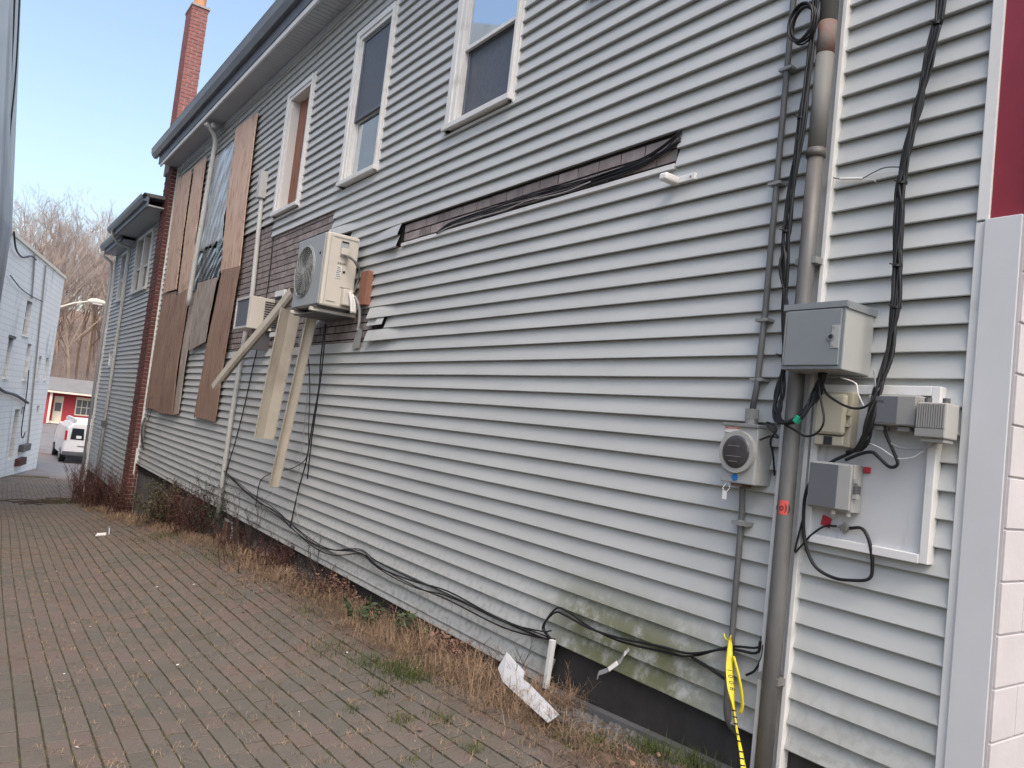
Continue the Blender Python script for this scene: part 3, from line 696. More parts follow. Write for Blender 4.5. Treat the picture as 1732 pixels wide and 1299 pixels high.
# torn plastic over the opening
def plastic(name, poly, m, label, folds, amp, x=3.20, fringe=0.):
    mb = MB(); a, b, c, d = [Vector((0, p[0], p[1])) for p in poly]; rows = []
    for i in range(33):
        row = []
        for j in range(37):
            s, t = j/36, i/32; p = a.lerp(b, s).lerp(d.lerp(c, s), t)
            f = abs(math.sin(((s+t*.8)*folds+.35*math.sin(t*4+s*5)+.5*mnoise.noise(Vector((s*3, t*2, 8))))*3.1416))*amp*(.4+.5*t+.6*abs(mnoise.noise(Vector((s*4, t*2.5, 3)))))+abs(math.sin(((s+t*1.1)*folds*1.7+1)*3.1416))*amp*.45+mnoise.noise(Vector((s*5, t*3, 2)))*amp*.35
            zz = p.z+(fringe*mnoise.noise(Vector((s*7, 3, 1))) if i == 32 else 0)
            row.append((x-amp-f, p.y, zz))
        rows.append(row)
    mb.grid(rows); o = mb.build(name, m, at=(x, poly[3][0], poly[3][1]), smooth=True)
    so = o.modifiers.new("thick", 'SOLIDIFY'); so.thickness = .003
    return tag(o, label, "plastic sheet")
plastic("plastic_sheet", [(15.0, 4.35), (13.3, 4.36), (13.25, 2.62), (14.75, 2.62)], 'plastic_g', "shiny grey plastic sheet hanging in folds between the pale plywood sheets", 4.3, .026, 3.205, .10)
plastic("plastic_sheet", [(15.0, 2.9), (13.05, 2.9), (13.1, 1.95), (14.95, 1.9)], 'plastic', "black torn plastic covering the opening under the grey sheet", 4.7, .022, 3.21, .05)
mb = MB(); mb.box(3.212, 3.25, 13.0, 15.1, 1.05, 4.42); mb.build("opening_backing", 'dark', house)
# loose white downspout beside the boards
o = pipe("loose_downspout", spline([(2.90, 14.45, 4.88), (3.02, 14.48, 4.80), (3.12, 14.52, 4.62), (3.12, 14.55, 4.2), (3.10, 14.66, 2.6), (3.09, 14.72, 1.62)]), .045, 'pvc', "white round downspout hanging from the eave between plywood and plastic, cut off short", "downspout")
mb = MB(); mb.tube([(3.02, 14.35, 4.80), (3.02, 14.35, 4.86), (3.02, 14.62, 4.90)], .05, 8); q = mb.build("elbow", 'pvc', smooth=True); q.parent = o; q.location = -o.location
# grey conduit with a small box on top, near the boards
o = thing("service_conduit", "pale grey conduit with a small box on top, right of the tall plywood", "conduit", (3.19, 11.3, -1.54))
mb = MB(); mb.tube([(3.19, 11.39, 3.0), (3.19, 11.37, 2.9), (3.19, 11.21, 1.62), (3.17, 11.27, .42), (3.17, 11.34, -.18), (3.17, 11.36, -1.03), (3.17, 11.35, -1.7)], .034, 10); mb.build("conduit_pipe", 'pvc', o, smooth=True)
mb = MB(); mb.box(3.12, 3.23, 11.32, 11.46, 3.0, 3.40); mb.build("junction_box", 'pvc', o, bevel=.006)
mb = MB(); mb.tube([(3.19, 11.375, 2.78), (3.19, 11.37, 2.74)], .045, 10); mb.build("coupling", 'pvc', o)

# ---------------------------------------------------------------- wall-mounted condenser
ac = thing("outdoor_condenser", "beige outdoor air conditioner with round fan grille hung high on the wall", "air conditioner", (2.97, 7.86, 1.05))
mb = MB(); mb.box(2.80, 3.15, 7.47, 8.27, 1.07, 1.83); mb.build("casing", 'ac', ac, bevel=.018)
mb = MB(); mb.box(2.784, 2.80, 7.50, 8.26, 1.08, 1.82); mb.build("front_panel", 'ac_shaded', ac, bevel=.008)
fc = Vector((2.775, 7.98, 1.455)); FR = .272
mb = MB(); mb.disc((2.7825, fc.y, fc.z), (-1, 0, 0), FR, 40, .004); mb.build("fan_opening", 'dark', ac)
g = MB()
for k in range(1, 15):
    r_ = FR*k/14.2; n = 40
    g.tube([(2.768+.006*(k/14)**4, fc.y+r_*math.cos(2*math.pi*i/n), fc.z+r_*math.sin(2*math.pi*i/n)) for i in range(n+1)], (.0017 if k < 14 else .006), 4, caps=False)
for k in range(18):
    a = 2*math.pi*k/18; pts = [(2.768, fc.y+FR*t*math.cos(a+t*.9), fc.z+FR*t*math.sin(a+t*.9)) for t in (.12, .3, .5, .7, .85, 1)]
    g.tube(pts, .0022, 4, caps=False)
gr = g.build("fan_grille", 'grille', ac)
mb = MB(); mb.disc((2.768, fc.y, fc.z), (-1, 0, 0), .04, 20, .006); mb.build("grille_hub", 'grille', ac, bevel=.002)
for k in range(3):
    a0 = k*2.094+.5; mb = MB()
    mb.prism([(2.778, fc.y+FR*.9*t*math.cos(a0+w), fc.z+FR*.9*t*math.sin(a0+w)) for t, w in ((.15, -.25), (.5, -.5), (.95, -.45), (1, .1), (.9, .35), (.5, .2), (.15, .25))], (.003, .0, 0)); mb.build("fan_blade", 'fan', ac)
mb = MB(); mb.tube([(2.783, fc.y+(FR+.008)*math.cos(2*math.pi*i/40), fc.z+(FR+.008)*math.sin(2*math.pi*i/40)) for i in range(41)], .006, 6, caps=False); mb.build("grille_ring", 'ac_shaded', ac, smooth=True)
mb = MB(); mb.box(2.779, 2.785, 7.57, 7.60, 1.60, 1.625); mb.build("badge", 'black', ac)
# side panel facing down the alley
mb = MB(); mb.box(2.835, 2.838, 7.465, 7.469, 1.10, 1.80); mb.build("panel_seam", 'ac_shaded', ac)
mb = MB(); mb.box(2.86, 3.13, 7.462, 7.469, 1.79, 1.793); mb.box(2.86, 2.96, 7.462, 7.469, 1.125, 1.128); mb.box(2.99, 3.10, 7.462, 7.469, 1.285, 1.288); mb.build("panel_crease", 'ac_shaded', ac)
mb = MB(); mb.box(2.945, 3.03, 7.458, 7.469, 1.66, 1.765); mb.build("handle_recess", 'ac_shaded', ac, bevel=.004)
mb = MB(); mb.box(2.952, 3.024, 7.455, 7.4585, 1.74, 1.757); mb.build("recess_painted_shade", 'dark', ac)  # dark strip painted as the shade inside the handle recess
mb = MB(); mb.prism([(2.945, 7.462, 1.60), (3.03, 7.462, 1.60), (3.03, 7.425, 1.615), (2.945, 7.425, 1.615)], (0, 0, .07)); mb.build("terminal_cover", 'ac', ac, bevel=.006)
mb = MB(); mb.box(3.01, 3.125, 7.40, 7.468, 1.10, 1.27); mb.build("valve_cover", 'ac', ac, bevel=.012)
mb = MB(); mb.box(2.925, 2.985, 7.463, 7.468, 1.37, 1.50); mb.build("rating_plate", 'paper', ac)
for i in range(6):
    mb = MB(); mb.box(2.93, 2.98-.006*(i % 3), 7.4605, 7.4628, 1.385+i*.019, 1.393+i*.019); mb.build("plate_text_line", 'ink', ac)
mb = MB(); mb.box(3.0, 3.025, 7.463, 7.468, 1.435, 1.455); mb.build("warning_mark", 'black', ac)
for i in range(4):
    mb = MB(); mb.box(2.935+.022*i, 2.95+.022*i, 7.463, 7.468, 1.52, 1.535); mb.build("printed_mark", 'ink', ac)
for y in (7.58, 8.14):
    mb = MB(); mb.box(2.74, 3.25, y-.022, y+.022, 1.01, 1.045); mb.build("wall_bracket", 'ac', ac, bevel=.004)
    mb = MB(); mb.box(2.77, 3.12, y-.04, y+.04, 1.045, 1.07); mb.build("foot", 'bumper', ac)
mb = MB(); mb.box(2.80, 3.22, 7.53, 8.20, 1.0, 1.009); mb.build("drip_tray", 'bumper', ac)
mb = MB()
for k in range(3):
    mb.tube(spline([(2.985+.012*k, 7.43, 1.61), (3.03, 7.36-.01*k, 1.575), (3.09, 7.34, 1.54-.012*k), (3.135, 7.36, 1.47), (3.145, 7.40, 1.36), (3.12, 7.40, 1.24), (3.11, 7.41, 1.16)]), .010, 6)
mb.build("power_cable", 'conduit', ac, smooth=True)
for k in range(2):
    mb = MB(); mb.tube(spline([(3.07+.03*k, 7.39, 1.24-.02*k), (3.09+.03*k, 7.37, 1.16), (3.11+.03*k, 7.36, 1.03)]), .019, 8); mb.build("insulated_pipe", 'paper', ac, smooth=True)
mb = MB(); mb.tube(spline([(3.12, 7.36, 1.20), (3.17, 7.33, 1.1), (3.19, 7.33, .95), (3.19, 7.35, .86)]), .016, 8); mb.build("drain_hose", 'cable_g', ac, smooth=True)
mb = MB(); mb.box(3.16, 3.235, 7.20, 7.38, 1.12, 1.47); b_ = mb.build("backing_board", 'ply_win', at=(3.2, 7.29, 1.12), bevel=.004); tag(b_, "red-brown wooden block fixed to the wall right of the condenser", "board")
mb = MB(); mb.prism([(3.19, 7.44, .68), (3.19, 7.26, .68), (3.19, 7.24, .86), (3.19, 7.36, .90)], (.004, 0, 0))
tag(mb.build("duct_cover", 'cable_g', at=(3.19, 7.3, .68)), "small grey plastic flap hanging under the condenser pipes", "cover")

# fallen beige cover strips
def channel(top, bot, wv, dv, label, fold=.5):
    top, bot, wv, dv = map(Vector, (top, bot, wv, dv)); mb = MB(); pr = [(-.5, .9), (-.5, .35), (-.46, .3), (fold-.5, -.5), (fold-.47, -.5), (.47, .5), (.5, .55), (.5, 1.1)]; rows = []
    for i in range(9):
        p = top.lerp(bot, i/8)+dv*(.12*math.sin(i*.8))
        rows.append([p+wv*a+dv*b for a, b in pr])
    mb.grid(rows); o = mb.build("cover_strip", 'channel', at=bot); s = o.modifiers.new("thick", 'SOLIDIFY'); s.thickness = .004
    return tag(o, label, "metal strip", "beige strips hanging below the condenser")
channel((2.90, 8.62, 1.36), (2.70, 10.62, .20), (.11, .05, .13), (.05, -.06, -.02), "beige metal channel slanting away to the left below the condenser, in front of the plywood", .35)
channel((2.93, 8.74, 1.12), (2.915, 9.03, -.39), (.23, .0, -.01), (.0, -.06, 0), "broad beige metal strip with a lengthwise fold, middle one hanging below the condenser", .55)
channel((2.935, 8.05, .98), (2.965, 8.62, -.91), (.11, .0, .015), (.0, -.05, 0), "long narrow beige strip hanging lowest below the condenser", .25)
# mitred siding scraps under the brick patch
for i, (y, z) in enumerate(((10.0, .42), (9.95, .53), (9.9, .64))):
    mb = MB(); mb.obox((3.17, y-.32, z+.10), (0.012, 0, 0), (0, -.30, .12), (0, .012, .03)); 
    tag(mb.build("loose_lap", 'siding', at=(3.17, y-.3, z)), ["lowest of three bent loose siding laps behind the broad beige strip", "middle of three bent loose siding laps behind the broad beige strip", "topmost of three bent loose siding laps behind the broad beige strip"][i], "siding scrap")
for i, z in enumerate((.98, .90)):
    mb = MB(); mb.obox((3.13, 8.55, z), (.012, 0, 0), (0, -.30, .13), (0, .012, .03)); tag(mb.build("loose_lap", 'siding', at=(3.13, 8.55, z)), ["upper folded white trim piece showing below the condenser between the strips", "lower folded white trim piece showing below the condenser between the strips"][i], "siding scrap")

# window air conditioner
wa = thing("window_air_conditioner", "cream window air conditioner sticking out of the exposed brick, below the grey conduit", "air conditioner", (3.05, 10.55, .98))
mb = MB(); mb.box(2.915, 3.30, 10.24, 10.86, .98, 1.41); mb.build("casing", 'ac', wa, bevel=.01)
mb = MB()
mb.box(2.895, 2.915, 10.24, 10.27, .98, 1.41); mb.box(2.895, 2.915, 10.83, 10.86, .98, 1.41); mb.box(2.895, 2.915, 10.27, 10.83, .98, 1.01); mb.box(2.895, 2.915, 10.27, 10.83, 1.375, 1.41); mb.build("rear_frame", 'pvc', wa, bevel=.003)
mb = MB(); mb.box(2.911, 2.914, 10.27, 10.83, 1.01, 1.375); mb.build("coil_face", 'fascia', wa)
for i in range(11):
    mb = MB(); mb.box(3.10, 3.22, 10.232, 10.239, 1.03+i*.032, 1.045+i*.032); mb.build("louvre", 'dark', wa)
mb = MB(); mb.box(3.205, 3.25, 9.86, 10.23, .90, .96); mb.box(3.205, 3.25, 9.86, 10.23, 1.44, 1.52); mb.box(3.205, 3.25, 9.86, 9.93, .96, 1.44); mb.build("side_frame", 'white', wa, bevel=.004)
mb = MB(); mb.box(3.205, 3.25, 10.87, 11.0, .92, 1.5); mb.build("side_frame", 'white', wa, bevel=.004)
mb = MB(); mb.box(3.22, 3.246, 9.931, 10.229, .961, 1.439); mb.build("side_panel", 'pane_dark', wa)
mb = MB(); mb.box(3.0, 3.25, 10.30, 10.34, .72, .975); mb.build("support_bracket", 'bumper', wa)

# ---------------------------------------------------------------- electrical gear near the camera
pole = thing("service_pole", "thick grey steel service riser pipe running the full height of the wall", "pole", (3.16, 2.17, -1.55))
def PZ(z): return (3.155, 2.168+.006*math.sin(z), z)
mb = MB(); mb.tube([PZ(-1.6), PZ(-.6), PZ(.2), PZ(.9), PZ(1.48)], .038, 20); mb.build("lower_pipe", 'pole', pole, smooth=True)
mb = MB(); mb.tube([PZ(1.50), PZ(1.98)], .042, 20); mb.build("upper_pipe", 'polegalv', pole, smooth=True)
mb = MB(); mb.tube([PZ(1.98), PZ(2.14)], .0425, 20); mb.build("rusty_band", 'rust', pole, smooth=True)
mb = MB(); mb.tube([PZ(2.14), PZ(4.9)], .042, 20); mb.build("upper_pipe", 'polegalv', pole, smooth=True)
mb = MB(); mb.tube([PZ(1.47), PZ(1.51)], .045, 20); mb.build("coupling", 'pole', pole, smooth=True)
for z in (-1.0, .95):
    mb = MB(); mb.box(3.14, 3.24, 2.115, 2.225, z, z+.03); mb.build("pipe_strap", 'galv', pole)
# sticker on the pole
c0 = Vector(PZ(-.20)); mb = MB(); rows = []
for i in range(7):
    a = math.atan2(-.35, -1)+(-.55+i*.183); rows.append([c0+Vector((math.cos(a), math.sin(a), 0))*.0392+Vector((0, 0, z)) for z in (-.033, .033)])
mb.grid(rows); st = mb.build("sticker", 'sticker', pole)
vd = Vector((math.cos(math.atan2(-.35, -1)), math.sin(math.atan2(-.35, -1)), 0)); hv = Vector((0, 0, 1)).cross(vd)
put_text("sticker_symbol", "(o))", .045, c0+vd*.0412, hv, (0, 0, 1), 'black', pole)

mt = thing("electric_meter", "grey electric meter box with round glass dial left of the steel pole", "electric meter", (3.18, 2.41, -.12))
mb = MB(); mb.box(3.10, 3.235, 2.315, 2.515, -.12, .165); mb.build("meter_box", 'cabinet_l', mt, bevel=.006)
mb = MB(); mb.box(3.088, 3.235, 2.31, 2.52, .155, .172); mb.build("box_lip", 'galv', mt, bevel=.003)
mb = MB(); mb.tube([(3.10, 2.418, .032), (3.080, 2.418, .032)], [.106, .103], 36); mb.build("dial_ring", 'box_l', mt, smooth=False)
mb = MB()
rows = [[(3.079-.014*math.cos(t), 2.418+.080*math.sin(t)*math.cos(a), .032+.080*math.sin(t)*math.sin(a)) for a in [2*math.pi*k/28 for k in range(29)]] for t in [1.5708*i/6 for i in range(7)]]
mb.grid(rows); mb.build("glass_dome", 'cloud', mt, smooth=True)
for z, ww in ((.07, .07), (.02, .09), (-.005, .05)):
    mb = MB(); mb.box(3.063, 3.0648, 2.42-ww/2, 2.42+ww/2, z-.012, z-.009); mb.build("dial_mark", 'ink', mt)
mb = MB(); mb.disc((3.099, 2.425, -.092), (-1, 0, 0), .018, 16, .002); mb.build("blue_sticker", 'blue', mt)
mb = MB(); mb.box(3.0965, 3.0995, 2.42, 2.505, .125, .155); lb = mb.build("label", 'paper', mt)
mb = MB(); mb.box(3.095, 3.0964, 2.42, 2.505, .143, .151); mb.build("label_stripe", 'sticker', mt)
put_text("label_text", "WARNING", .012, (3.0949, 2.4625, .147), (0, -1, 0), (0, 0, 1), 'paper', mt)
mb = MB(); mb.tube([(3.165, 2.41, .165), (3.165, 2.41, .20)], .03, 14); mb.tube([(3.165, 2.41, .20), (3.165, 2.41, .25)], .036, 6); mb.build("hub", 'galv', mt)
mb = MB(); mb.box(3.12, 3.2, 2.40, 2.46, -.135, -.119); mb.build("bottom_fitting", 'rust', mt)
mb = MB(); mb.tube(spline([(3.11, 2.475, -.12), (3.10, 2.49, -.15), (3.10, 2.475, -.17), (3.11, 2.46, -.15), (3.11, 2.47, -.12)]), .002, 5); mb.box(3.098, 3.102, 2.466, 2.490, -.205, -.165); mb.build("seal_tag", 'paper', mt)
o = thing("thin_conduit", "thin dark grey conduit rising from the top of the electric meter", "conduit", (3.19, 2.41, .24))
mb = MB(); mb.tube([(3.165, 2.41, .24), (3.185, 2.41, .36), (3.195, 2.41, .76), (3.195, 2.413, 1.44), (3.195, 2.415, 2.4), (3.195, 2.415, 4.9)], .0155, 10); mb.build("conduit_pipe", 'conduit', o, smooth=True)
for z in (.40, .70, 1.40, 2.0):
    mb = MB(); mb.box(3.172, 3.235, 2.375, 2.450, z-.007, z+.007); mb.tube([(3.195, 2.41, z-.010), (3.195, 2.41, z+.010)], .022, 10); mb.build("conduit_clamp", 'galv', o)
o = thing("ground_conduit", "grey flexible conduit dropping from the electric meter to the foundation", "conduit", (3.2, 2.43, -1.3))
mb = MB(); mb.tube(spline([(3.17, 2.43, -.12), (3.195, 2.437, -.30), (3.195, 2.432, -.65), (3.195, 2.426, -.93), (3.20, 2.425, -1.16), (3.22, 2.42, -1.27), (3.27, 2.40, -1.33)]), [.015]*18+[.018]*18+[.02], 10); mb.build("conduit_pipe", 'conduit', o, smooth=True)
mb = MB(); mb.box(3.17, 3.235, 2.39, 2.475, -.325, -.305); mb.tube([(3.195, 2.437, -.33), (3.195, 2.437, -.30)], .022, 10); mb.build("conduit_clamp", 'galv', o)

cb = thing("utility_cabinet", "grey steel utility cabinet with locked door mounted over the pole", "cabinet", (3.1, 2.0, .425))
mb = MB(); mb.box(3.005, 3.225, 1.852, 2.15, .425, .715); mb.build("cabinet_body", 'cabinet_l', cb, bevel=.004)
mb = MB(); mb.prism([(2.992, 1.845, .716), (3.225, 1.845, .716), (3.225, 2.157, .716), (2.992, 2.157, .716)], (0, 0, .006)); mb.box(2.992, 3.004, 1.845, 2.157, .695, .716); mb.box(3.0041, 3.225, 1.8435, 1.851, .690, .716); mb.build("rain_lip", 'cabinet', cb)
mb = MB(); mb.box(2.998, 3.0045, 1.853, 2.149, .426, .694); mb.build("front_frame", 'cabinet', cb, bevel=.002)
mb = MB(); mb.box(2.990, 2.9975, 1.866, 2.132, .442, .688); mb.build("door", 'cabinet', cb, bevel=.003)
mb = MB(); mb.box(2.987, 2.9898, 1.868, 1.905, .515, .615); mb.build("lock_plate", 'cabinet_l', cb, bevel=.004)
mb = MB(); mb.disc((2.987, 1.905, .565), (-1, 0, 0), .017, 18, .003); mb.build("lock_ring", 'galv', cb)
mb = MB(); mb.disc((2.9835, 1.905, .565), (-1, 0, 0), .010, 14, .002); mb.build("keyhole", 'dark', cb)
for z in (.525, .605):
    mb = MB(); mb.disc((2.987, 1.895, z), (-1, 0, 0), .004, 8, .002); mb.build("rivet", 'galv', cb)
mb = MB()
for i in range(30): mb.tube([(2.994, 2.138, .445+i*.008), (2.994, 2.138, .4515+i*.008)], .0045, 6)
mb.build("piano_hinge", 'galv', cb)

bd = thing("backboard", "white backboard panel in a white frame carrying the cable boxes", "backboard", (3.21, 1.77, -.34))
mb = MB(); mb.box(3.206, 3.217, 1.54, 2.06, -.31, .36); mb.build("panel", 'board', bd)
fr = [(1.525, 1.56, -.34, .38), (2.045, 2.085, -.335, .375)]
mb = MB(); mb.box(3.182, 3.236, 1.525, 1.56, -.335, .38); mb.build("frame_side", 'white', bd, bevel=.003)
mb = MB(); mb.box(3.182, 3.236, 2.05, 2.085, -.335, .38); mb.build("frame_side", 'white', bd, bevel=.003)
mb = MB(); mb.box(3.181, 3.236, 1.5605, 2.0495, .34, .381); mb.build("frame_top", 'white', bd, bevel=.003)
mb = MB(); mb.box(3.179, 3.236, 1.5605, 2.0495, -.337, -.30); mb.build("frame_bottom", 'white', bd, bevel=.003)
def cbox(name, y0, y1, z0, z1, d, m, label, x1=3.205):
    o = thing(name, label, "utility box", (x1-d/2, (y0+y1)/2, z0))
    return o, (x1-d, x1)
o, (a, b) = cbox("cable_box", 1.885, 2.045, .115, .335, .09, 'box_tan', "tan plastic cable box in the upper left of the white backboard")
mb = MB(); mb.box(a+.03, b, 1.875, 2.05, .10, .345); mb.build("base", 'box_tan', o, bevel=.006)
mb = MB(); mb.box(a, a+.0295, 1.89, 2.04, .150, .333); mb.build("lid", 'box_tan', o, bevel=.014)
mb = MB(); mb.box(a+.012, a+.029, 1.895, 2.035, .104, .146); mb.build("cable_port", 'box_tan', o, bevel=.004)
mb = MB(); mb.box(a+.008, a+.0115, 1.945, 1.985, .106, .143); mb.build("port_opening", 'dark', o)
mb = MB(); mb.box(a+.01, a+.03, 1.877, 1.889, .19, .205); mb.box(a+.01, a+.03, 1.877, 1.889, .24, .255); mb.build("latch", 'box_tan', o)
o, (a, b) = cbox("cable_box", 1.575, 1.79, .205, .335, .10, 'box_grey', "long grey cable box with faded lettering at the top of the backboard")
mb = MB(); mb.box(a+.02, b, 1.575, 1.79, .205, .335); mb.build("base", 'box_grey', o, bevel=.008)
mb = MB(); mb.box(a, a+.0195, 1.58, 1.785, .208, .332); mb.build("lid", 'box_grey', o, bevel=.006)
mb = MB(); mb.box(a-.003, a-.0005, 1.655, 1.765, .216, .326); mb.build("lid_panel", 'box_dk', o)
put_text("faded_logo", "~ime", .022, (a-.0035, 1.735, .305), (0, -1, 0), (0, 0, 1), 'black', o)
for y in (1.61, 1.72):
    mb = MB(); mb.box(a+.02, b-.02, y, y+.05, .185, .2045); mb.build("cable_gland", 'box_grey', o, bevel=.003)
mb = MB(); mb.box(a+.01, a+.04, 1.562, 1.5745, .225, .30); mb.build("latch", 'bumper', o)
o, (a, b) = cbox("cable_box", 1.445, 1.57, .165, .31, .11, 'box_grey', "small ribbed grey cable box at the right end against the white corner", 3.19)
mb = MB(); mb.box(a+.006, b, 1.45, 1.568, .165, .305); mb.build("base", 'box_l', o, bevel=.006)
for i in range(12):
    mb = MB(); mb.box(a, a+.0055, 1.455+i*.0092, 1.461+i*.0092, .205, .300); mb.build("rib", 'box_grey', o)
mb = MB(); mb.box(a+.001, a+.0055, 1.455, 1.565, .17, .20); mb.build("lower_lid", 'box_grey', o)
for y in (1.47, 1.54):
    mb = MB(); mb.tube([(a+.04, y, .3055), (a+.04, y, .325)], .014, 10); mb.build("screw_boss", 'bumper', o)
mb = MB(); mb.box(a+.02, b-.01, 1.46, 1.55, .15, .1645); mb.build("cable_gland", 'box_l', o, bevel=.003)
o, (a, b) = cbox("cable_box", 1.84, 2.05, -.175, .03, .085, 'box_dk', "slate grey cable box with pale side in the lower left of the backboard")
mb = MB(); mb.box(a+.015, b, 1.832, 2.045, -.178, .03); mb.build("base", 'box_l', o, bevel=.005)
mb = MB(); mb.box(a, a+.0145, 1.838, 2.04, -.17, .025); mb.build("lid", 'box_l', o, bevel=.004)
mb = MB(); mb.box(a-.003, a-.0005, 1.90, 2.036, -.166, .021); mb.build("lid_panel", 'box_dk', o)
mb = MB(); mb.box(a+.01, a+.05, 1.818, 1.8315, -.10, -.06); mb.build("latch", 'bumper', o, bevel=.002)
for z in (-.115, -.05):
    mb = MB(); mb.box(a+.01, a+.03, 1.812, 1.8315, z, z+.02); mb.build("hinge", 'box_l', o)
for y in (1.86, 1.93):
    mb = MB(); mb.tube([(a+.04, y, -.178), (a+.04, y, -.195)], .009, 8); mb.build("cable_gland", 'paper', o)
mb = MB(); mb.box(3.19, 3.205, 1.80, 1.826, 0.0, .026); o = mb.build("red_tag", 'red', at=(3.19, 1.81, 0), bevel=.003); tag(o, "small red plastic tag above the slate cable box on the backboard", "tag")
mb = MB(); mb.obox((3.2, 1.985, -.235), (.002, 0, 0), (0, .022, .006), (0, -.004, .022)); o = mb.build("red_tag", 'red', at=(3.2, 1.985, -.25)); tag(o, "red tag hanging under the slate cable box", "tag")
o = thing("coax_splitter", "small metal coax splitter on the white backboard under the slate box", "splitter", (3.19, 1.9, -.25))
mb = MB(); mb.box(3.18, 3.2, 1.875, 1.905, -.262, -.235); mb.build("body", 'galv', o, bevel=.002)
for v in ((0, .03, 0), (0, -.03, 0), (0, 0, .025), (0, 0, -.025)):
    c1 = Vector((3.19, 1.89, -.248)); mb = MB(); mb.tube([c1, c1+Vector(v)], .006, 8); mb.build("connector", 'galv', o)

# cables
def cable(name, paths, r, m, label, cat="cable", n=6, jit=0.0):
    o = None; root = thing(name, label, cat, Vector(paths[0][-1]))
    for p in paths:
        q = [Vector(v)+Vector((random.uniform(-jit, jit)*.5, random.uniform(-jit, jit), 0)) for v in p] if jit else p
        mb = MB(); mb.tube(spline(q, 5), r if not isinstance(r, list) else random.choice(r), n); mb.build("strand", m, root, smooth=True)
    return root
bl = [(3.12, 2.222, 4.9), (3.12, 2.225, 3.4), (3.12, 2.222, 2.25), (3.115, 2.23, 2.017), (3.11, 2.24, 1.667), (3.12, 2.265, 1.38), (3.13, 2.28, 1.119), (3.13, 2.275, .944), (3.15, 2.262, .74), (3.16, 2.26, .512), (3.14, 2.248, .342), (3.12, 2.238, .258), (3.08, 2.186, .19), (3.07, 2.111, .195), (3.09, 2.06, .25), (3.11, 2.03, .33), (3.11, 2.01, .43)]
cable("cable_bundle", [bl]*8, [.0065, .008, .0055], 'cable', "black cable bundle running down left of the steel pole into the cabinet", jit=.022)
br = [(3.19, 1.60, 4.9), (3.18, 1.61, 3.2), (3.15, 1.633, 2.032), (3.15, 1.642, 1.931), (3.15, 1.666, 1.756), (3.15, 1.697, 1.583), (3.15, 1.726, 1.408), (3.15, 1.737, 1.254), (3.15, 1.739, 1.124), (3.15, 1.728, .89), (3.15, 1.718, .71), (3.145, 1.729, .508), (3.12, 1.75, .356), (3.10, 1.764, .217), (3.12, 1.80, .11), (3.14, 1.864, .082)]
cable("cable_bundle", [br]*10, [.0065, .008, .0055], 'cable', "thick black cable bundle hanging in front of the right siding down to the cable boxes", jit=.017)
def ties(pts, idx, label):
    for i in idx:
        p = Vector(pts[i]); d = (Vector(pts[i+1])-Vector(pts[i-1])).normalized(); mb = MB(); mb.tube([p-d*.005, p+d*.005], .021, 10); mb.tube([p+Vector((-.02, .0, 0)), p+Vector((-.03, .02, .008))], .003, 4)
        tag(mb.build("cable_tie", 'cable', at=p), label % {}, "cable tie", "black cable ties")
for k_, i in enumerate((3, 7, 9, 10)): ties(br, [i], ["topmost black tie on the thick right-hand cable bundle", "second black tie down the thick right-hand cable bundle", "third black tie down the thick right-hand cable bundle", "lowest black tie on the thick right-hand cable bundle"][k_])
for k_, i in enumerate((4, 6, 9)): ties(bl, [i], ["upper black tie on the cable bundle left of the pole", "middle black tie on the cable bundle left of the pole", "black tie on the cable bundle just beside the cabinet"][k_])
o = cable("cable_coil", [[(3.10-.01*k, 2.262+(.068+.007*math.sin(k*2.4))*math.cos(t*.5236+k), 2.14+(.088+.008*math.cos(k*1.7))*math.sin(t*.5236+k)) for t in range(14)] for k in range(5)], .0055, 'cable', "coil of black cable tied beside the steel pole near the top")
lp = [(3.15, 1.783, .132), (3.15, 1.864, .082), (3.15, 1.957, .029), (3.15, 2.024, -.033), (3.15, 2.064, -.11), (3.16, 2.075, -.219), (3.17, 2.059, -.349), (3.18, 2.008, -.439), (3.19, 1.924, -.471), (3.19, 1.842, -.465), (3.19, 1.764, -.443), (3.19, 1.751, -.391), (3.18, 1.764, -.295), (3.18, 1.803, -.238), (3.185, 1.862, -.245)]
cable("cable_loop", [lp], .0075, 'cable', "black cable making a big loop below the white backboard")
cable("cable_loop", [[(3.14, 1.743, .28), (3.14, 1.717, .181), (3.14, 1.673, .098), (3.14, 1.654, .051), (3.14, 1.685, .036), (3.14, 1.731, .068), (3.14, 1.766, .09), (3.14, 1.818, .078), (3.14, 1.883, .046)]], .0075, 'cable', "short black cable loop hanging over the middle of the backboard")
cable("grey_wire", [[(3.10, 1.765, .44), (3.11, 1.759, .367), (3.13, 1.754, .254), (3.14, 1.721, .168), (3.14, 1.667, .123), (3.14, 1.594, .117), (3.14, 1.536, .129), (3.15, 1.501, .158)]], .004, 'cable_g', "grey wire curving from the bundle to the ribbed cable box", "wire")
cable("white_wire", [[(3.14, 1.79, .13), (3.14, 1.73, .11), (3.14, 1.66, .075), (3.15, 1.60, .085), (3.16, 1.56, .12)]], .0032, 'cable_w', "white wire arcing across the backboard below the long grey box", "wire")
cable("white_wire", [[(3.08, 1.90, .40), (3.08, 1.83, .375), (3.08, 1.815, .33), (3.10, 1.79, .27)]], .0032, 'cable_w', "white wire passing over the tan cable box", "wire")
cable("loose_cable", [[(3.11, 2.01, .43), (3.09, 1.985, .356), (3.08, 1.941, .312), (3.08, 1.84, .269), (3.08, 1.767, .284), (3.10, 1.735, .361)]], .0055, 'cable', "black cable sagging across the face of the tan cable box")
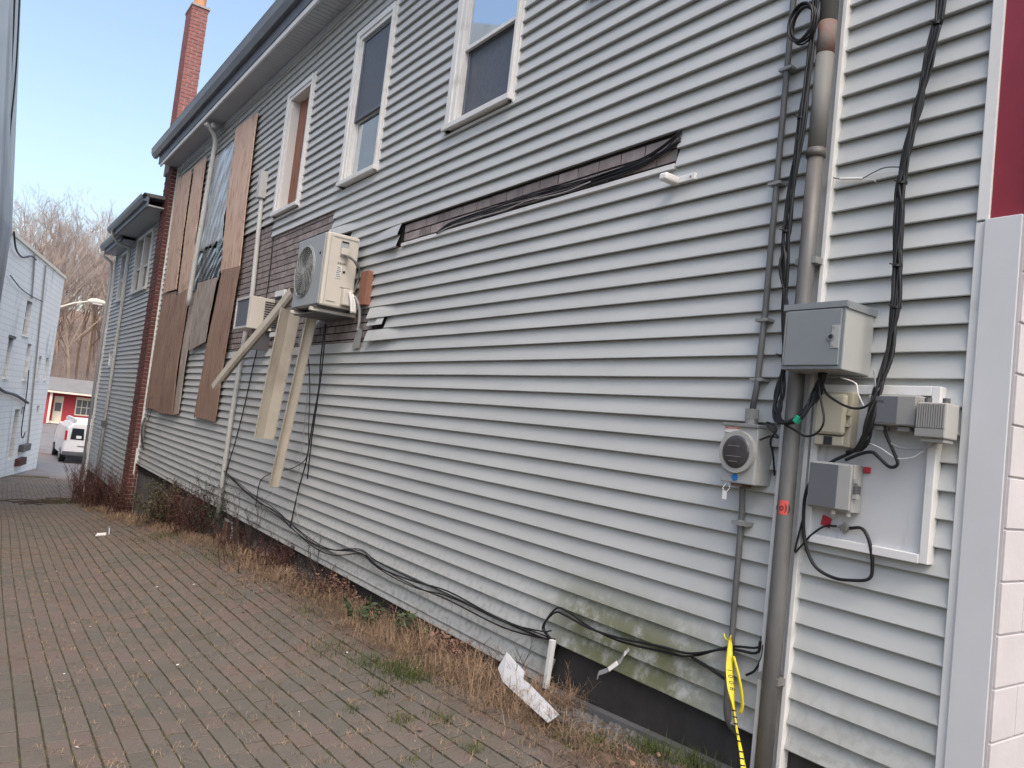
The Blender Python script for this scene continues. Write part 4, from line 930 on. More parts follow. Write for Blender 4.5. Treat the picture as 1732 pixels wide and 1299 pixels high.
cable("loose_cable", [[(3.10, 2.02, .43), (3.08, 1.995, .33), (3.07, 1.957, .212), (3.07, 1.983, .153), (3.07, 2.039, .133), (3.08, 2.102, .156), (3.08, 2.16, .18)]], .0055, 'cable', "black cable looping below the utility cabinet in front of the white strip")
cable("loose_cable", [[(3.18, 2.086, -.22), (3.18, 2.115, -.386), (3.18, 2.095, -.375), (3.18, 2.041, -.306), (3.18, 1.978, -.256), (3.185, 1.925, -.247)]], .005, 'cable', "black coax lead running from the splitter back to the big loop")
cable("loose_cable", [[(3.10, 2.30, .10), (3.09, 2.238, .121), (3.085, 2.19, .119), (3.08, 2.246, .165), (3.08, 2.252, .185), (3.08, 2.2, .157), (3.09, 2.235, .10), (3.15, 2.255, .03), (3.18, 2.26, -.06)]], .005, 'cable', "kinked black wire between the electric meter and the steel pole")
o = thing("cable_splice", "white splice sleeve with thin wires on the siding right of the pole", "wire", (3.2, 1.95, 1.33))
mb = MB(); mb.tube([(3.205, 2.068, 1.358), (3.205, 1.955, 1.336)], .0065, 8); mb.build("sleeve", 'paper', o)
mb = MB(); mb.tube(spline([(3.21, 2.125, 1.385), (3.205, 2.09, 1.365), (3.205, 2.068, 1.358)]), .003, 5); mb.tube(spline([(3.205, 1.955, 1.336), (3.20, 1.90, 1.352), (3.19, 1.84, 1.358), (3.17, 1.75, 1.334)]), .003, 5); mb.build("lead", 'conduit', o)
mb = MB(); mb.tube(spline([(3.205, 1.955, 1.336), (3.20, 1.90, 1.318), (3.20, 1.885, 1.30)]), .0016, 5); mb.tube(spline([(3.205, 1.95, 1.336), (3.20, 1.87, 1.34), (3.18, 1.77, 1.32)]), .0016, 5); mb.build("fine_wire", 'cable_w', o)
mb = MB(); mb.obox((3.065, 2.085, .205), (.014, 0, .0), (0, .008, .006), (0, -.007, .013)); o = mb.build("green_tape", 'green', at=(3.065, 2.085, .19)); tag(o, "bit of green tape wrapped round the black cables under the cabinet", "tape")
# cables bared in the torn strip
rs2 = random.Random(5)
paths = []
for k in range(9):
    dz = rs2.uniform(-.045, .015); paths.append([(3.225-rs2.random()*.02, y, z+dz*(1 if i > 1 else .2)+rs2.uniform(-.008, .008)) for i, (y, z) in enumerate([(5.95, 1.685), (5.72, 1.735), (5.38, 1.745), (4.95, 1.755), (4.56, 1.745), (4.15, 1.745), (3.79, 1.745), (3.46, 1.76), (3.27, 1.80), (3.13, 1.85)])])
cable("cable_bundle", paths, [.0035, .0055, .004], 'cable', "sagging bundle of black cables bared in the long torn strip of siding")
cable("grey_wire", [[(3.205, y, z) for y, z in [(5.92, 1.675), (5.7, 1.70), (5.3, 1.705), (4.9, 1.70), (4.6, 1.72), (4.2, 1.70), (3.9, 1.72)]]], .005, 'cable_g', "pale wire lying along the bared cables in the torn strip", "wire")
# cables along the wall foot and cords under the condenser
bw_ = [(3.2, 11.4, -1.037), (3.2, 9.932, -1.219), (3.2, 8.992, -1.28), (3.2, 7.975, -1.40), (3.2, 7.324, -1.40), (3.2, 6.629, -1.281), (3.2, 6.261, -1.336), (3.2, 5.593, -1.341), (3.2, 5.034, -1.304), (3.2, 4.319, -1.314), (3.2, 3.861, -1.286), (3.2, 3.754, -1.271)]
cable("ground_cable", [[(x-.012*k, y, z+.02*math.sin(i*1.3+k*2)+.018*k) for i, (x, y, z) in enumerate(bw_)] for k in range(4)], [.005, .006], 'cable', "black cables strung along the lowest siding courses above the dry grass")
bw2 = [(3.19, 3.754, -1.271), (3.17, 3.838, -1.205), (3.18, 3.747, -1.074), (3.2, 3.649, -1.068), (3.2, 3.437, -1.09), (3.2, 3.184, -1.089), (3.2, 2.869, -1.057), (3.2, 2.667, -1.034), (3.19, 2.435, -.931), (3.2, 2.28, -.893), (3.2, 2.262, -.827)]
cable("ground_cable", [[(x-.01*k, y, z+.016*math.sin(i*.9+k*2)) for i, (x, y, z) in enumerate(bw2)] for k in range(2)], [.007, .006], 'cable', "black cables sagging across the mossy siding towards the steel pole")
cable("loose_cable", [[(3.2, 2.666, -1.04), (3.2, 2.548, -1.057), (3.2, 2.417, -1.087)]], .008, 'cable', "short thick black cable end beside the yellow tape")
cable("loose_cable", [[(3.2, 2.25, -.856), (3.2, 2.255, -.918), (3.2, 2.285, -.986), (3.2, 2.33, -1.023)]], .006, 'cable', "cut black coax end between the yellow tape and the pole")
cable("hanging_cord", [[(3.12, 8.074, .95), (3.13, 8.1, .553), (3.15, 8.098, .291), (3.15, 8.148, -.168), (3.17, 8.24, -.567), (3.18, 8.391, -.912), (3.2, 8.546, -1.35)], [(3.12, 8.05, .95), (3.14, 8.05, .4), (3.15, 8.11, -.3), (3.17, 8.14, -.75)]], .0075, 'cable', "pair of black cords hanging straight down from the condenser")
cable("hanging_cord", [[(3.12, 8.55, .75), (3.15, 8.38, .287), (3.15, 8.253, -.174), (3.16, 8.20, -.5), (3.18, 8.59, -.666), (3.19, 8.966, -.739), (3.19, 9.365, -.817), (3.19, 9.763, -.972), (3.2, 9.84, -1.3)]], .006, 'cable', "black cord swinging left from under the condenser to the weeds")
cable("hanging_cord", [[(3.2, 10.60, 2.3), (3.2, 10.55, 1.6), (3.2, 10.652, .794), (3.2, 10.739, .507), (3.2, 10.872, .009), (3.2, 11.063, -.5), (3.2, 11.249, -.852), (3.2, 11.40, -1.15)]], .008, 'cable', "black cord running down the exposed brick past the window air conditioner")
cable("hanging_cord", [[(3.2, 9.0, .6), (3.18, 8.9, .2), (3.18, 8.86, -.2)], [(3.17, 8.5, .5), (3.17, 8.44, -.1), (3.18, 8.42, -.9), (3.2, 8.3, -1.3)]], .004, 'cable_g', "thin grey strings hanging behind the beige strips", "cord")
# small fixings
o = thing("wall_clip", "white plastic bracket on the siding below the right end of the torn strip", "bracket", (3.2, 3.06, 1.53))
mb = MB(); mb.box(3.10, 3.235, 3.10, 3.16, 1.545, 1.59); mb.build("bracket_body", 'white', o, bevel=.012)
mb = MB(); mb.box(3.205, 3.235, 2.98, 3.0995, 1.548, 1.588); mb.build("bracket_arm", 'white', o, bevel=.004)
mb = MB(); mb.disc((3.204, 3.01, 1.568), (-1, 0, 0), .007, 10, .003); mb.build("screw", 'ink', o)
o = thing("metal_bracket", "bent shiny metal strap sticking out over the dark foundation", "bracket", (3.1, 3.15, -1.34))
mb = MB(); pts = [(3.225, 3.13, -1.13), (3.19, 3.135, -1.16), (3.17, 3.14, -1.20), (3.14, 3.21, -1.27), (3.13, 3.26, -1.30), (3.125, 3.265, -1.325)]
mb.grid([[Vector(p)+Vector((.006, .006, .011)), Vector(p)-Vector((.006, .006, .011))] for p in pts]); q = mb.build("strap", 'galv', o); q.modifiers.new("thick", 'SOLIDIFY').thickness = .004
mb = MB(); mb.obox((3.147, 3.17, -1.235), (.002, .0, .001), (-.008, .022, -.024), (.0, .008, .009)); mb.build("paper_label", 'paper', o)
mb = MB(); mb.prism([(3.155, 3.72, -1.25), (3.155, 3.755, -1.25), (3.15, 3.77, -1.55), (3.15, 3.735, -1.55)], (.03, 0, 0)); tag(mb.build("trim_stub", 'white', at=(3.17, 3.74, -1.55), bevel=.003), "short white trim post standing at the step in the siding bottom", "trim")
o = thing("broken_flap", "dark grimy broken siding corner hanging beside the brick stack foot", "siding scrap", (3.2, 17.4, -1.5))
mb = MB(); mb.grid([[(3.17-.04*math.sin(i), 17.75-.12*j-.02*i, -.55-.16*i) for j in range(3)] for i in range(5)]); q = mb.build("flap", 'foundg', o); q.modifiers.new("thick", 'SOLIDIFY').thickness = .006
mb = MB(); mb.box(3.10, 3.12, 17.65, 17.70, -1.75, -1.2); mb.build("white_edge", 'white', o)
mb = MB(); mb.tube(spline([(3.19, 17.5, -.55), (3.18, 17.45, -.2), (3.18, 17.2, -.1), (3.19, 17.15, -.3), (3.19, 17.35, -.6)]), .006, 5); mb.build("wire_hook", 'cable', o)
o = thing("foundation_vent", "small framed vent with a rusty brown plate in the foundation behind the weeds", "vent", (3.26, 11.1, -1.95))
mb = MB(); mb.box(3.255, 3.29, 10.9, 11.3, -1.95, -1.66); mb.build("frame", 'pvc', o); mb = MB(); mb.box(3.25, 3.256, 10.93, 11.10, -1.92, -1.69); mb.build("opening", 'dark', o); mb = MB(); mb.box(3.25, 3.256, 11.105, 11.27, -1.92, -1.69); mb.build("rusty_plate", 'dead', o)

# caution tape
tp = thing("caution_tape", "twisted yellow caution tape tied to the conduit and trailing to the ground", "tape", (3.1, 2.2, -1.6))
core = spline([(3.17, 2.42, -.87), (3.13, 2.385, -.90), (3.10, 2.352, -1.0), (3.09, 2.325, -1.08), (3.09, 2.30, -1.16), (3.085, 2.27, -1.24), (3.08, 2.235, -1.32), (3.07, 2.20, -1.40), (3.06, 2.15, -1.50)], 6)
rows = []
for i, p in enumerate(core):
    t = i/len(core); wdt = lerp_tab([(0, .009), (.08, .013), (.2, .024), (.36, .025), (.46, .011), (.6, .012), (.72, .017), (1, .024)], t); a = .5*math.sin(t*7)+.35
    e = Vector((math.cos(a)*.75, -math.sin(a)*.6, .12*math.sin(t*9)))
    ar = Vector((-.35, -.5, 0)).normalized()*.014
    rows.append([p-e*wdt, p-e*wdt*.4+ar*math.sin(t*13+1), p+e*wdt*.3-ar*math.cos(t*10)*.7, p+e*wdt])
mb = MB(); mb.grid(rows); q = mb.build("tape_band", 'yellow', tp, smooth=True); q.modifiers.new("thick", 'SOLIDIFY').thickness = .0015
mb = MB(); mb.grid([[p+Vector((.012, -.004-.01*k, 0)) for k in (0, .8, 1.8)] for p in spline([(3.10, 2.36, -.93), (3.08, 2.30, -1.02), (3.085, 2.275, -1.12), (3.09, 2.285, -1.17)], 5)]); q = mb.build("tape_loop", 'yellow', tp, smooth=True); q.modifiers.new("thick", 'SOLIDIFY').thickness = .0015
mb = MB()
for k in (-1, 1): mb.tube(spline([(3.165, 2.42, -.885), (3.15, 2.42+.012*k, -.872), (3.15, 2.42+.022*k, -.852)]), .004, 5)
mb.build("knot", 'yellow', tp)
vv = Vector((3.07, 2.33, -1.02)); nn = Vector((-.78, -.6, 0)).normalized(); hh = Vector((0, 0, 1)).cross(nn)
for i, ch_ in enumerate("1008"): put_text("tape_letter", ch_, .032, vv+nn*.012+Vector((.0, -.008*i, .035-.026*i)), Vector((0, 0, -1))*.95+hh*.2, hh, 'black', tp)
for i in range(9):
    p = core[int(24+i*2.4)] if 24+i*2.4 < len(core)-1 else core[-2]
    mb = MB(); mb.obox(p+nn*.016, nn*.0008, hh*.010, Vector((0, 0, .003))); mb.build("tape_letter", 'black', tp)

# ---------------------------------------------------------------- ground debris
o = MB(); top = [(x, y, z+.06) for x, y, z in [(3.02, 4.0, -1.45), (2.95, 3.98, -1.54), (2.895, 3.84, -1.575), (2.80, 3.27, -1.60), (2.895, 3.29, -1.575), (2.95, 3.65, -1.53), (2.955, 3.72, -1.525), (3.0, 3.77, -1.50)]]
o.prism(top, (.006, .004, -.006)); o = o.build("siding_scrap", 'scrap', at=(2.92, 3.6, -1.6)); tag(o, "broken pale grey siding piece lying in the dry grass below the white trim post", "siding scrap")
lt = thing("litter", "crumpled white and dark packaging litter lying on the pavers", "litter", (2.08, 13.75, gz(2.08, 13.75)))
z = gz(2.08, 13.75)
mb = MB(); mb.prism([(1.98, 13.62, z+.01), (2.14, 13.70, z+.012), (2.16, 13.80, z+.03), (2.02, 13.74, z+.03)], (0, 0, .012)); mb.build("white_flap", 'paper', lt)
mb = MB(); mb.prism([(2.14, 13.70, z+.01), (2.20, 13.72, z+.01), (2.20, 13.80, z+.15), (2.165, 13.80, z+.14)], (.02, .01, 0)); mb.build("dark_flap", 'bumper', lt)
mb = MB(); mb.obox((2.185, 13.74, z+.07), (.004, 0, 0), (0, .012, .05), (0, .02, -.005)); mb.build("white_edge", 'paper', lt)

ps = MB(); rq = random.Random(9)
for i in range(26):
    y = 3.2+9*rq.random()**1.4; x = .1*y+2.3*rq.random(); 
    if x > bed(y): continue
    z = gz(x, y)+.004; r_ = rq.uniform(.006, .02); a = rq.uniform(0, 3); u = Vector((math.cos(a), math.sin(a), .2))*r_; v = Vector((-math.sin(a), math.cos(a), .1))*r_*.6; p = Vector((x, y, z+.004))
    ps.add([p-u, p+v, p+u*.8, p-v], [(0, 1, 2, 3)])
o = ps.build("paper_scraps", 'paper'); o["kind"] = "stuff"; tag(o, "tiny white paper scraps and chips scattered on the pavers", "litter")

# ---------------------------------------------------------------- vegetation
rv = random.Random(21)
def blade(mb, p, h, lean, w, az):
    d = Vector((math.cos(az), math.sin(az), 0)); s = Vector((-d.y, d.x, 0))*w
    a = Vector(p); b = a+d*lean*h*.35+Vector((0, 0, h*.6)); c = a+d*lean*h+Vector((0, 0, h*(1-.35*lean)))
    mb.add([a-s, a+s, b+s*.7, b-s*.7, c], [(0, 1, 2, 3), (3, 2, 4)])
DENS = [(2.2, .15), (2.9, .5), (3.4, .9), (4.6, 1.0), (5.6, .8), (6.6, .6), (8, .9), (10, 1), (13, 1), (17, .9), (21, .6), (26, .3)]
HT = [(2.2, .06), (3.0, .11), (3.6, .17), (4.8, .23), (5.6, .21), (6.4, .13), (8.5, .13), (10, .14), (13, .14), (17, .15), (22, .15)]
dg = MB(); th_ = MB()
def clump(x, y): return mnoise.noise(Vector((x*2.3, y*1.4, 4)))
for i in range(2100):
    y = 2.3+22*rv.random()**1.35
    if rv.random() > lerp_tab(DENS, y): continue
    x0 = bed(y)-.12-.30*rv.random()**2*(1 if y > 6 else .5)*rv.random(); x = x0+(3.30-x0)*rv.random()
    cl = clump(x, y)
    if cl < -.12 and rv.random() < .75: continue
    if y < 3.45 and x > 2.95: continue
    n = 13 if y < 9 else 9; hh_ = lerp_tab(HT, y)*(.35+.9*rv.random()+.9*max(0, cl))
    if x < bed(y): hh_ *= .5
    az0 = rv.uniform(0, 6.28)
    for k in range(n):
        xx = x+rv.gauss(0, .04); yy = y+rv.gauss(0, .05)
        if xx > 3.26: continue
        blade(dg, (xx, yy, gz(xx, yy)-.01), hh_*rv.uniform(.3, 1.3), rv.uniform(.4, 2.0), rv.uniform(.0010, .0022)*(1 if y < 7 else 1.8), az0+rv.gauss(0, 1.1))
for i in range(9000):                                        # flattened thatch between the tufts
    y = 2.4+20*rv.random()**1.5; x = bed(y)-.16+(3.28-bed(y)+.16)*rv.random()
    if y < 3.4 and x > 3.0: continue
    a = rv.uniform(0, 6.28); L = rv.uniform(.05, .18); d = Vector((math.cos(a), math.sin(a), 0)); sd3 = Vector((-d.y, d.x, 0))*rv.uniform(.001, .002)
    if x+d.x*L > 3.27: continue
    p = Vector((x, y, gz(x, y)+.012+.02*rv.random())); q = p+d*L*.5+Vector((0, 0, rv.uniform(.0, .035))); e = Vector((x+d.x*L, y+d.y*L, gz(x+d.x*L, y+d.y*L)+.012+.015*rv.random()))
    th_.add([p-sd3, p+sd3, q+sd3, q-sd3, e], [(0, 1, 2, 3), (3, 2, 4)])
for i in range(7000):                                        # thin mat creeping over the pavers beyond the bed
    y = 5.2+12*rv.random(); x = bed(y)-.75*rv.random()**1.7; a = rv.uniform(0, 6.28); L = rv.uniform(.02, .07); d = Vector((math.cos(a), math.sin(a), 0)); sd3 = Vector((-d.y, d.x, 0))*.0013
    p = Vector((x, y, gz(x, y)+.003)); q = p+d*L*.5+Vector((0, 0, rv.uniform(.004, .022))); e = p+d*L+Vector((0, 0, rv.uniform(0, .01)-.071*d.y*L))
    th_.add([p-sd3, p+sd3, q+sd3, q-sd3, e], [(0, 1, 2, 3), (3, 2, 4)])
o = th_.build("dead_thatch", 'thatch'); o["kind"] = "stuff"; tag(o, "flattened dull brown dead grass matted under the dry tufts", "grass")
for i in range(2400):                                        # dead wisps caught in the paver joints
    y = 2.6+11*rv.random(); x = bed(y)-2.3*rv.random()**1.6
    for k in range(rv.randint(3, 7)):
        xx = x+rv.gauss(0, .02); yy = y+rv.gauss(0, .03); blade(dg, (xx, yy, gz(xx, yy)-.002), rv.uniform(.012, .040), rv.uniform(.9, 2.4), .0017, rv.uniform(0, 6.28))
o = dg.build("dry_grass", 'dry'); o["kind"] = "stuff"; tag(o, "dry straw-coloured grass along the foot of the wall and between the pavers", "grass")
gg = MB()
for (cx, cy, r_, n, h_) in [(2.62, 4.55, .17, 420, .10), (2.55, 4.9, .15, 260, .07), (2.9, 2.95, .10, 130, .07), (3.05, 2.72, .12, 260, .12), (3.12, 2.5, .1, 150, .13), (2.35, 4.35, .06, 80, .05), (2.25, 3.9, .07, 90, .05), (2.42, 3.75, .08, 110, .05), (2.1, 4.2, .05, 50, .04), (2.45, 5.4, .18, 180, .06), (2.7, 6.5, .2, 160, .06), (2.05, 3.4, .06, 60, .03), (2.35, 3.3, .05, 60, .04), (2.7, 9.5, .3, 200, .1), (2.6, 12, .4, 240, .1), (2.4, 22.5, .5, 300, .14)]:
    for k in range(n):
        xx = cx+rv.gauss(0, r_*.5); yy = cy+rv.gauss(0, r_*.8); blade(gg, (xx, yy, gz(xx, yy)-.005), h_*rv.uniform(.4, 1.2), rv.uniform(.2, 1.3), .0019, rv.uniform(0, 6.28))
for i in range(700):                                         # moss and sprigs along the joints
    y = 2.6+7*rv.random(); k = rv.randint(4, 25); x = (k+.5)*PW+.035*y
    if x > bed(y): continue
    for q in range(3):
        xx = x+rv.gauss(0, .004); yy = y+rv.gauss(0, .03); blade(gg, (xx, yy, gz(xx, yy)-.012), rv.uniform(.006, .016), rv.uniform(.3, 2), .0028, rv.uniform(0, 6.28))
o = gg.build("green_grass", 'grass'); o["kind"] = "stuff"; tag(o, "tufts of green grass and moss along the paver edge", "grass")
gv = MB()
for i in range(420):
    y = 2.35+1.3*rv.random(); x = 2.98+.26*rv.random()-.05*(y-2.4); s = rv.uniform(.008, .024); c = Vector((x, y, gz(x, y)+s*.3)); q = MB()
    ang = rv.uniform(0, 3.14); u = Vector((math.cos(ang), math.sin(ang), rv.uniform(-.3, .3))); w_ = Vector((-math.sin(ang), math.cos(ang), rv.uniform(-.3, .3)))
    vs = [c+u*s*a+w_*s*b*rv.uniform(.6, 1)+Vector((0, 0, s*d)) for a, b, d in ((-1, -.6, -.3), (.9, -.8, -.3), (1, .7, -.3), (-.8, .8, -.3), (-.5, -.4, .45), (.5, -.5, .5), (.6, .4, .45), (-.4, .5, .4))]
    gv.add(vs, [(0, 3, 2, 1), (4, 5, 6, 7), (0, 1, 5, 4), (1, 2, 6, 5), (2, 3, 7, 6), (3, 0, 4, 7)])
o = gv.build("gravel", 'gravel'); o["kind"] = "stuff"; tag(o, "grey gravel heap at the foundation behind the broken siding piece", "gravel")
def leaf_shape(mb, p, s, ax, nrm):
    ax = Vector(ax).normalized(); nrm = Vector(nrm).normalized(); sd2 = nrm.cross(ax); p = Vector(p)
    mb.add([p, p+ax*s*.45+sd2*s*.32, p+ax*s, p+ax*s*.45-sd2*s*.32, p+ax*s*.5+nrm*s*.06], [(0, 1, 4), (1, 2, 4), (2, 3, 4), (3, 0, 4)])
dl = MB()
for i in range(100):
    y = 2.6+14*rv.random()**1.5; x = bed(y)-.1+.5*rv.random()-.8*rv.random()**4
    leaf_shape(dl, (x, y, gz(x, y)+.02+.05*rv.random()*(x > bed(y))), rv.uniform(.025, .06), (rv.gauss(0, 1), rv.gauss(0, 1), rv.gauss(0, .3)), (rv.gauss(0, .5), rv.gauss(0, .5), 1))
o = dl.build("fallen_leaves", 'dead'); o["kind"] = "stuff"; tag(o, "reddish dead leaves scattered in the grass strip", "leaves")
def shrub(name, c, h, rad, nst, m_st, leaves, label, leafm='leafb', lean=.6, cat="shrub", wall=True, thick=.0045, lsz=.03):
    base_ = Vector((c[0], c[1], gz(c[0], c[1])-.02)); o = thing(name, label, cat, base_)
    st = MB(); lf = MB()
    for k in range(nst):
        a = rv.uniform(0, 6.28); p = base_+Vector((rv.gauss(0, rad*.35), rv.gauss(0, rad*.5), 0)); hh2 = h*rv.uniform(.5, 1.1)
        d = Vector((math.cos(a)*lean*.6-.1*lean, math.sin(a)*lean, 1)); pts = [p]
        for s in range(5):
            d += Vector((rv.gauss(0, .14), rv.gauss(0, .16), 0)); pts.append(pts[-1]+d.normalized()*hh2/5)
        if wall: pts = [Vector((min(q.x, 3.21), q.y, q.z)) for q in pts]
        st.tube(pts, [thick*(1-.14*i) for i in range(6)], 4)
        for s in range(2, 6):
            for b in range(2):
                a2 = rv.uniform(0, 6.28); e = pts[s-1].lerp(pts[s], rv.random()); f = e+Vector((math.cos(a2)*.5, math.sin(a2)*.7, .8)).normalized()*hh2*rv.uniform(.1, .28)
                if wall and f.x > 3.22: f.x = 3.22
                st.tube([e, e.lerp(f, .5)+Vector((0, 0, .006)), f], [thick*.5, thick*.4, thick*.25], 3)
                for l in range(leaves):
                    q = e.lerp(f, rv.uniform(.2, 1.1)); leaf_shape(lf, q, lsz*rv.uniform(.5, 1.3), (rv.gauss(0, 1), rv.gauss(0, 1), rv.gauss(0, .6)), (rv.gauss(0, .6), rv.gauss(0, .6), 1))
    st.build("stems", m_st, o, kind="stuff"); 
    if leaves: lf.build("foliage", leafm, o)
    return o
G_ = "weeds and shrubs along the wall foot"
shrub("shrub", (3.0, 20.6, 0), 1.05, .5, 120, 'stem', 1, "dense dark red twiggy shrub at the foot of the brick stack", 'dead')
shrub("shrub", (2.85, 22.3, 0), 1.15, .45, 90, 'stem', 1, "dark red twiggy shrub by the far wing corner, the farthest one", 'dead')
shrub("shrub", (3.05, 18.0, 0), .8, .4, 70, 'stem', 1, "low red-brown brush right in front of the brick stack base", 'dead')
shrub("shrub", (3.05, 14.3, 0), .75, .5, 90, 'stemb', 5, "bushy brown-green shrub against the grey foundation under the plywood", 'leafb', lsz=.045)
shrub("shrub", (3.08, 12.3, 0), .75, .42, 90, 'stem', 2, "reddish twiggy shrub left of the grey conduit foot", 'stem', lsz=.035)
shrub("weed", (3.12, 11.3, 0), 1.0, .16, 18, 'stemb', 4, "tall dark weed climbing round the grey conduit foot", 'leaf', .35, "weed")
shrub("weed", (3.08, 9.6, 0), .8, .22, 16, 'stemb', 2, "thin dark weed stalks with seed heads against the siding under the beige strips", 'stemb', .4, "weed", lsz=.02)
shrub("weed", (3.06, 7.6, 0), .55, .15, 8, 'stemb', 2, "dry weed stalk under the cable bend near the middle of the wall", 'stemb', .4, "weed", lsz=.02)
shrub("weed", (3.16, 10.3, 0), .38, .45, 60, 'stem', 1, "dark maroon dead weeds against the foundation under the cord loop", 'stem', .7, "weed")
shrub("weed", (3.16, 8.7, 0), .36, .6, 60, 'stem', 1, "dark maroon dead weeds in the shade under the hanging black cords", 'stem', .7, "weed")
shrub("weed", (3.16, 7.0, 0), .28, .4, 40, 'stem', 2, "dark low dead weeds under the kink of the wall-foot cables", 'dead', .8, "weed")
shrub("weed", (3.05, 3.98, 0), .42, .10, 6, 'stemb', 0, "bare twigs standing beside the white trim post", 'stemb', .7, "weed", thick=.003)
shrub("weed", (3.12, 3.55, 0), .28, .12, 26, 'dry', 0, "arching dry weed stems in front of the dark foundation opening", 'dry', 1.4, "weed", thick=.002)
shrub("weed", (3.02, 6.0, 0), .18, .14, 7, 'stemb', 3, "leafy dark green weed in the grass below the cables", 'leaf', .9, "weed", lsz=.07)
shrub("weed", (3.12, 5.35, 0), .22, .08, 7, 'stemb', 2, "small green leafy weed against the siding bottom", 'leaf', .6, "weed", lsz=.08)
shrub("weed", (3.08, 4.75, 0), .22, .16, 16, 'stem', 2, "low rust-red dead weed clump under the siding edge", 'dead', 1.0, "weed", lsz=.05)
mb = MB()
for k in range(24): 
    x, y = 1.8+rv.gauss(0, .35), 23.0+rv.gauss(0, .6); a = rv.uniform(-.6, .6); mb.tube([(x, y, gz(x, y)+.02), (x+.35*math.cos(a), y+.3*math.sin(a), gz(x, y)+.06), (x+.7*math.cos(a), y+.5*math.sin(a), gz(x, y)+.03)], .012, 4)
CB = mb.build("cut_brush", 'stemb', at=(1.9, 23, gz(1.9, 23))); CB["kind"] = "stuff"; tag(CB, "small pile of cut brush lying on the far pavers", "brush pile")

# ---------------------------------------------------------------- white building across the alley
WD = Vector((.247, 1, 0)).normalized(); WN = Vector((-WD.y, WD.x, 0))          # along the wall, into the building
WP = Vector((3.0, 39, 0))
def wp(s, z, d=0.): return WP+WD*s+WN*d+Vector((0, 0, z))
wbd = thing("white_building", "tall white painted block building with narrow windows on the far left", "building", wp(-5, -3.7))
OPEN = {'w1': (-6.35, -5.45, 1.55, 2.8), 'w2': (-8.15, -7.55, -.05, 1.28), 'w3': (-5.2, -4.5, -.05, 1.29), 'w4': (-2.8, -2.3, .02, .94), 'w5': (-1.35, -.85, .04, .95),
        's1': (-4.6, -4.1, -1.42, -1.11), 's2': (-1.75, -1.25, -1.4, -1.09), 'door': (-5.6, -4.85, -3.05, -1.19)}
rr = [(-14, 0, -4.6, 4.5)]
for k, v in OPEN.items(): rr = subtract(rr, v)
mb = MB()
for a, b, c, d in rr: mb.prism([wp(a, c), wp(b, c), wp(b, d), wp(a, d)], WN*.25)
mb.build("wall", 'wb', wbd)
mb = MB(); mb.prism([wp(0, -4.6, .26), wp(0, -4.6, 9), wp(0, 4.5, 9), wp(0, 4.5, .26)], -WD*.25); mb.prism([wp(-14, -4.6, 8.8), wp(0, -4.6, 8.8), wp(0, 4.5, 8.8), wp(-14, 4.5, 8.8)], WN*.2); mb.build("rear_wall", 'wb', wbd)
mb = MB(); mb.prism([wp(-14, 4.5, -.06), wp(.06, 4.5, -.06), wp(.06, 4.5, 9), wp(-14, 4.5, 9)], (0, 0, .12)); mb.build("roof", 'cream', wbd)
for k, (a, b, c, d) in OPEN.items():
    m = {'w3': 'wbfill', 'door': 'fascia', 'w2': 'wbfill'}.get(k, 'wbglass'); nm = "door" if k == 'door' else "window"
    q = MB(); q.prism([wp(a, c, .16), wp(b, c, .16), wp(b, d, .16), wp(a, d, .16)], WN*.03); o = q.build(nm, m, wbd)
    if k[0] == 'w':
        q = MB(); q.prism([wp(a-.06, c-.08, -.05), wp(b+.06, c-.08, -.05), wp(b+.06, c, -.05), wp(a-.06, c, -.05)], WN*.2); q.build("sill", 'wb', o)
        q = MB(); q.prism([wp(a, (c+d)/2-.03, .12), wp(b, (c+d)/2-.03, .12), wp(b, (c+d)/2+.03, .12), wp(a, (c+d)/2+.03, .12)], WN*.03); q.build("rail", 'wb', o)
    if k == 'w2':
        q = MB(); q.prism([wp(a-.1, d, -.06), wp(b+.1, d, -.06), wp(b+.1, d+.1, -.06), wp(a-.1, d+.1, -.06)], WN*.2); q.build("lintel", 'foundg', o)
for (a, b, c, d), m in (((-4.1, -2.75, -2.85, -2.58), 'bumper'), ((-4.4, -3.2, -3.38, -3.1), 'tail')):
    mb = MB(); mb.prism([wp(a, c, -.18), wp(b, c, -.18), wp(b, d, -.18), wp(a, d, -.18)], WN*.17); mb.build("wall_vent", 'bumper' if m == 'bumper' else 'stem', wbd, bevel=.01)
for pts in ([(-6.6, 4.45), (-6.2, 3.6), (-5.97, 2.9)], [(-4.45, 4.4), (-3.9, 2.0), (-3.2, -.9), (-2.77, -2.6)]):
    mb = MB(); mb.tube([wp(s, z, -.05) for s, z in pts], .035, 6); mb.build("downpipe", 'cable_g', wbd)
wr = [([(-10.2, 4.55), (-9.6, 4.1), (-8.6, 4.0), (-7.4, 4.25), (-6.6, 4.25)], "slack black wire looping along the top of the white building", .03),
      ([(-9.8, 3.2), (-8.2, 3.0), (-6.5, 2.95), (-4.4, 2.98)], "thin wire sagging below the roof of the white building", .02),
      ([(-9.5, -.35), (-8.26, -.54), (-6.46, -.66), (-4.25, -.95)], "thick dark service cable crossing the middle of the white building", .05),
      ([(-5.0, .3), (-4.75, -.6), (-4.7, -1.9), (-4.3, -2.3), (-3.95, -2.1)], "dark wire dropping beside the door of the white building", .02)]
for pts, lab, r_ in wr:
    mb = MB(); mb.tube(spline([wp(s, z, -.12) for s, z in pts]), r_, 6); tag(mb.build("overhead_wire", 'cable', at=wp(*pts[-1], -.12)), lab, "wire")

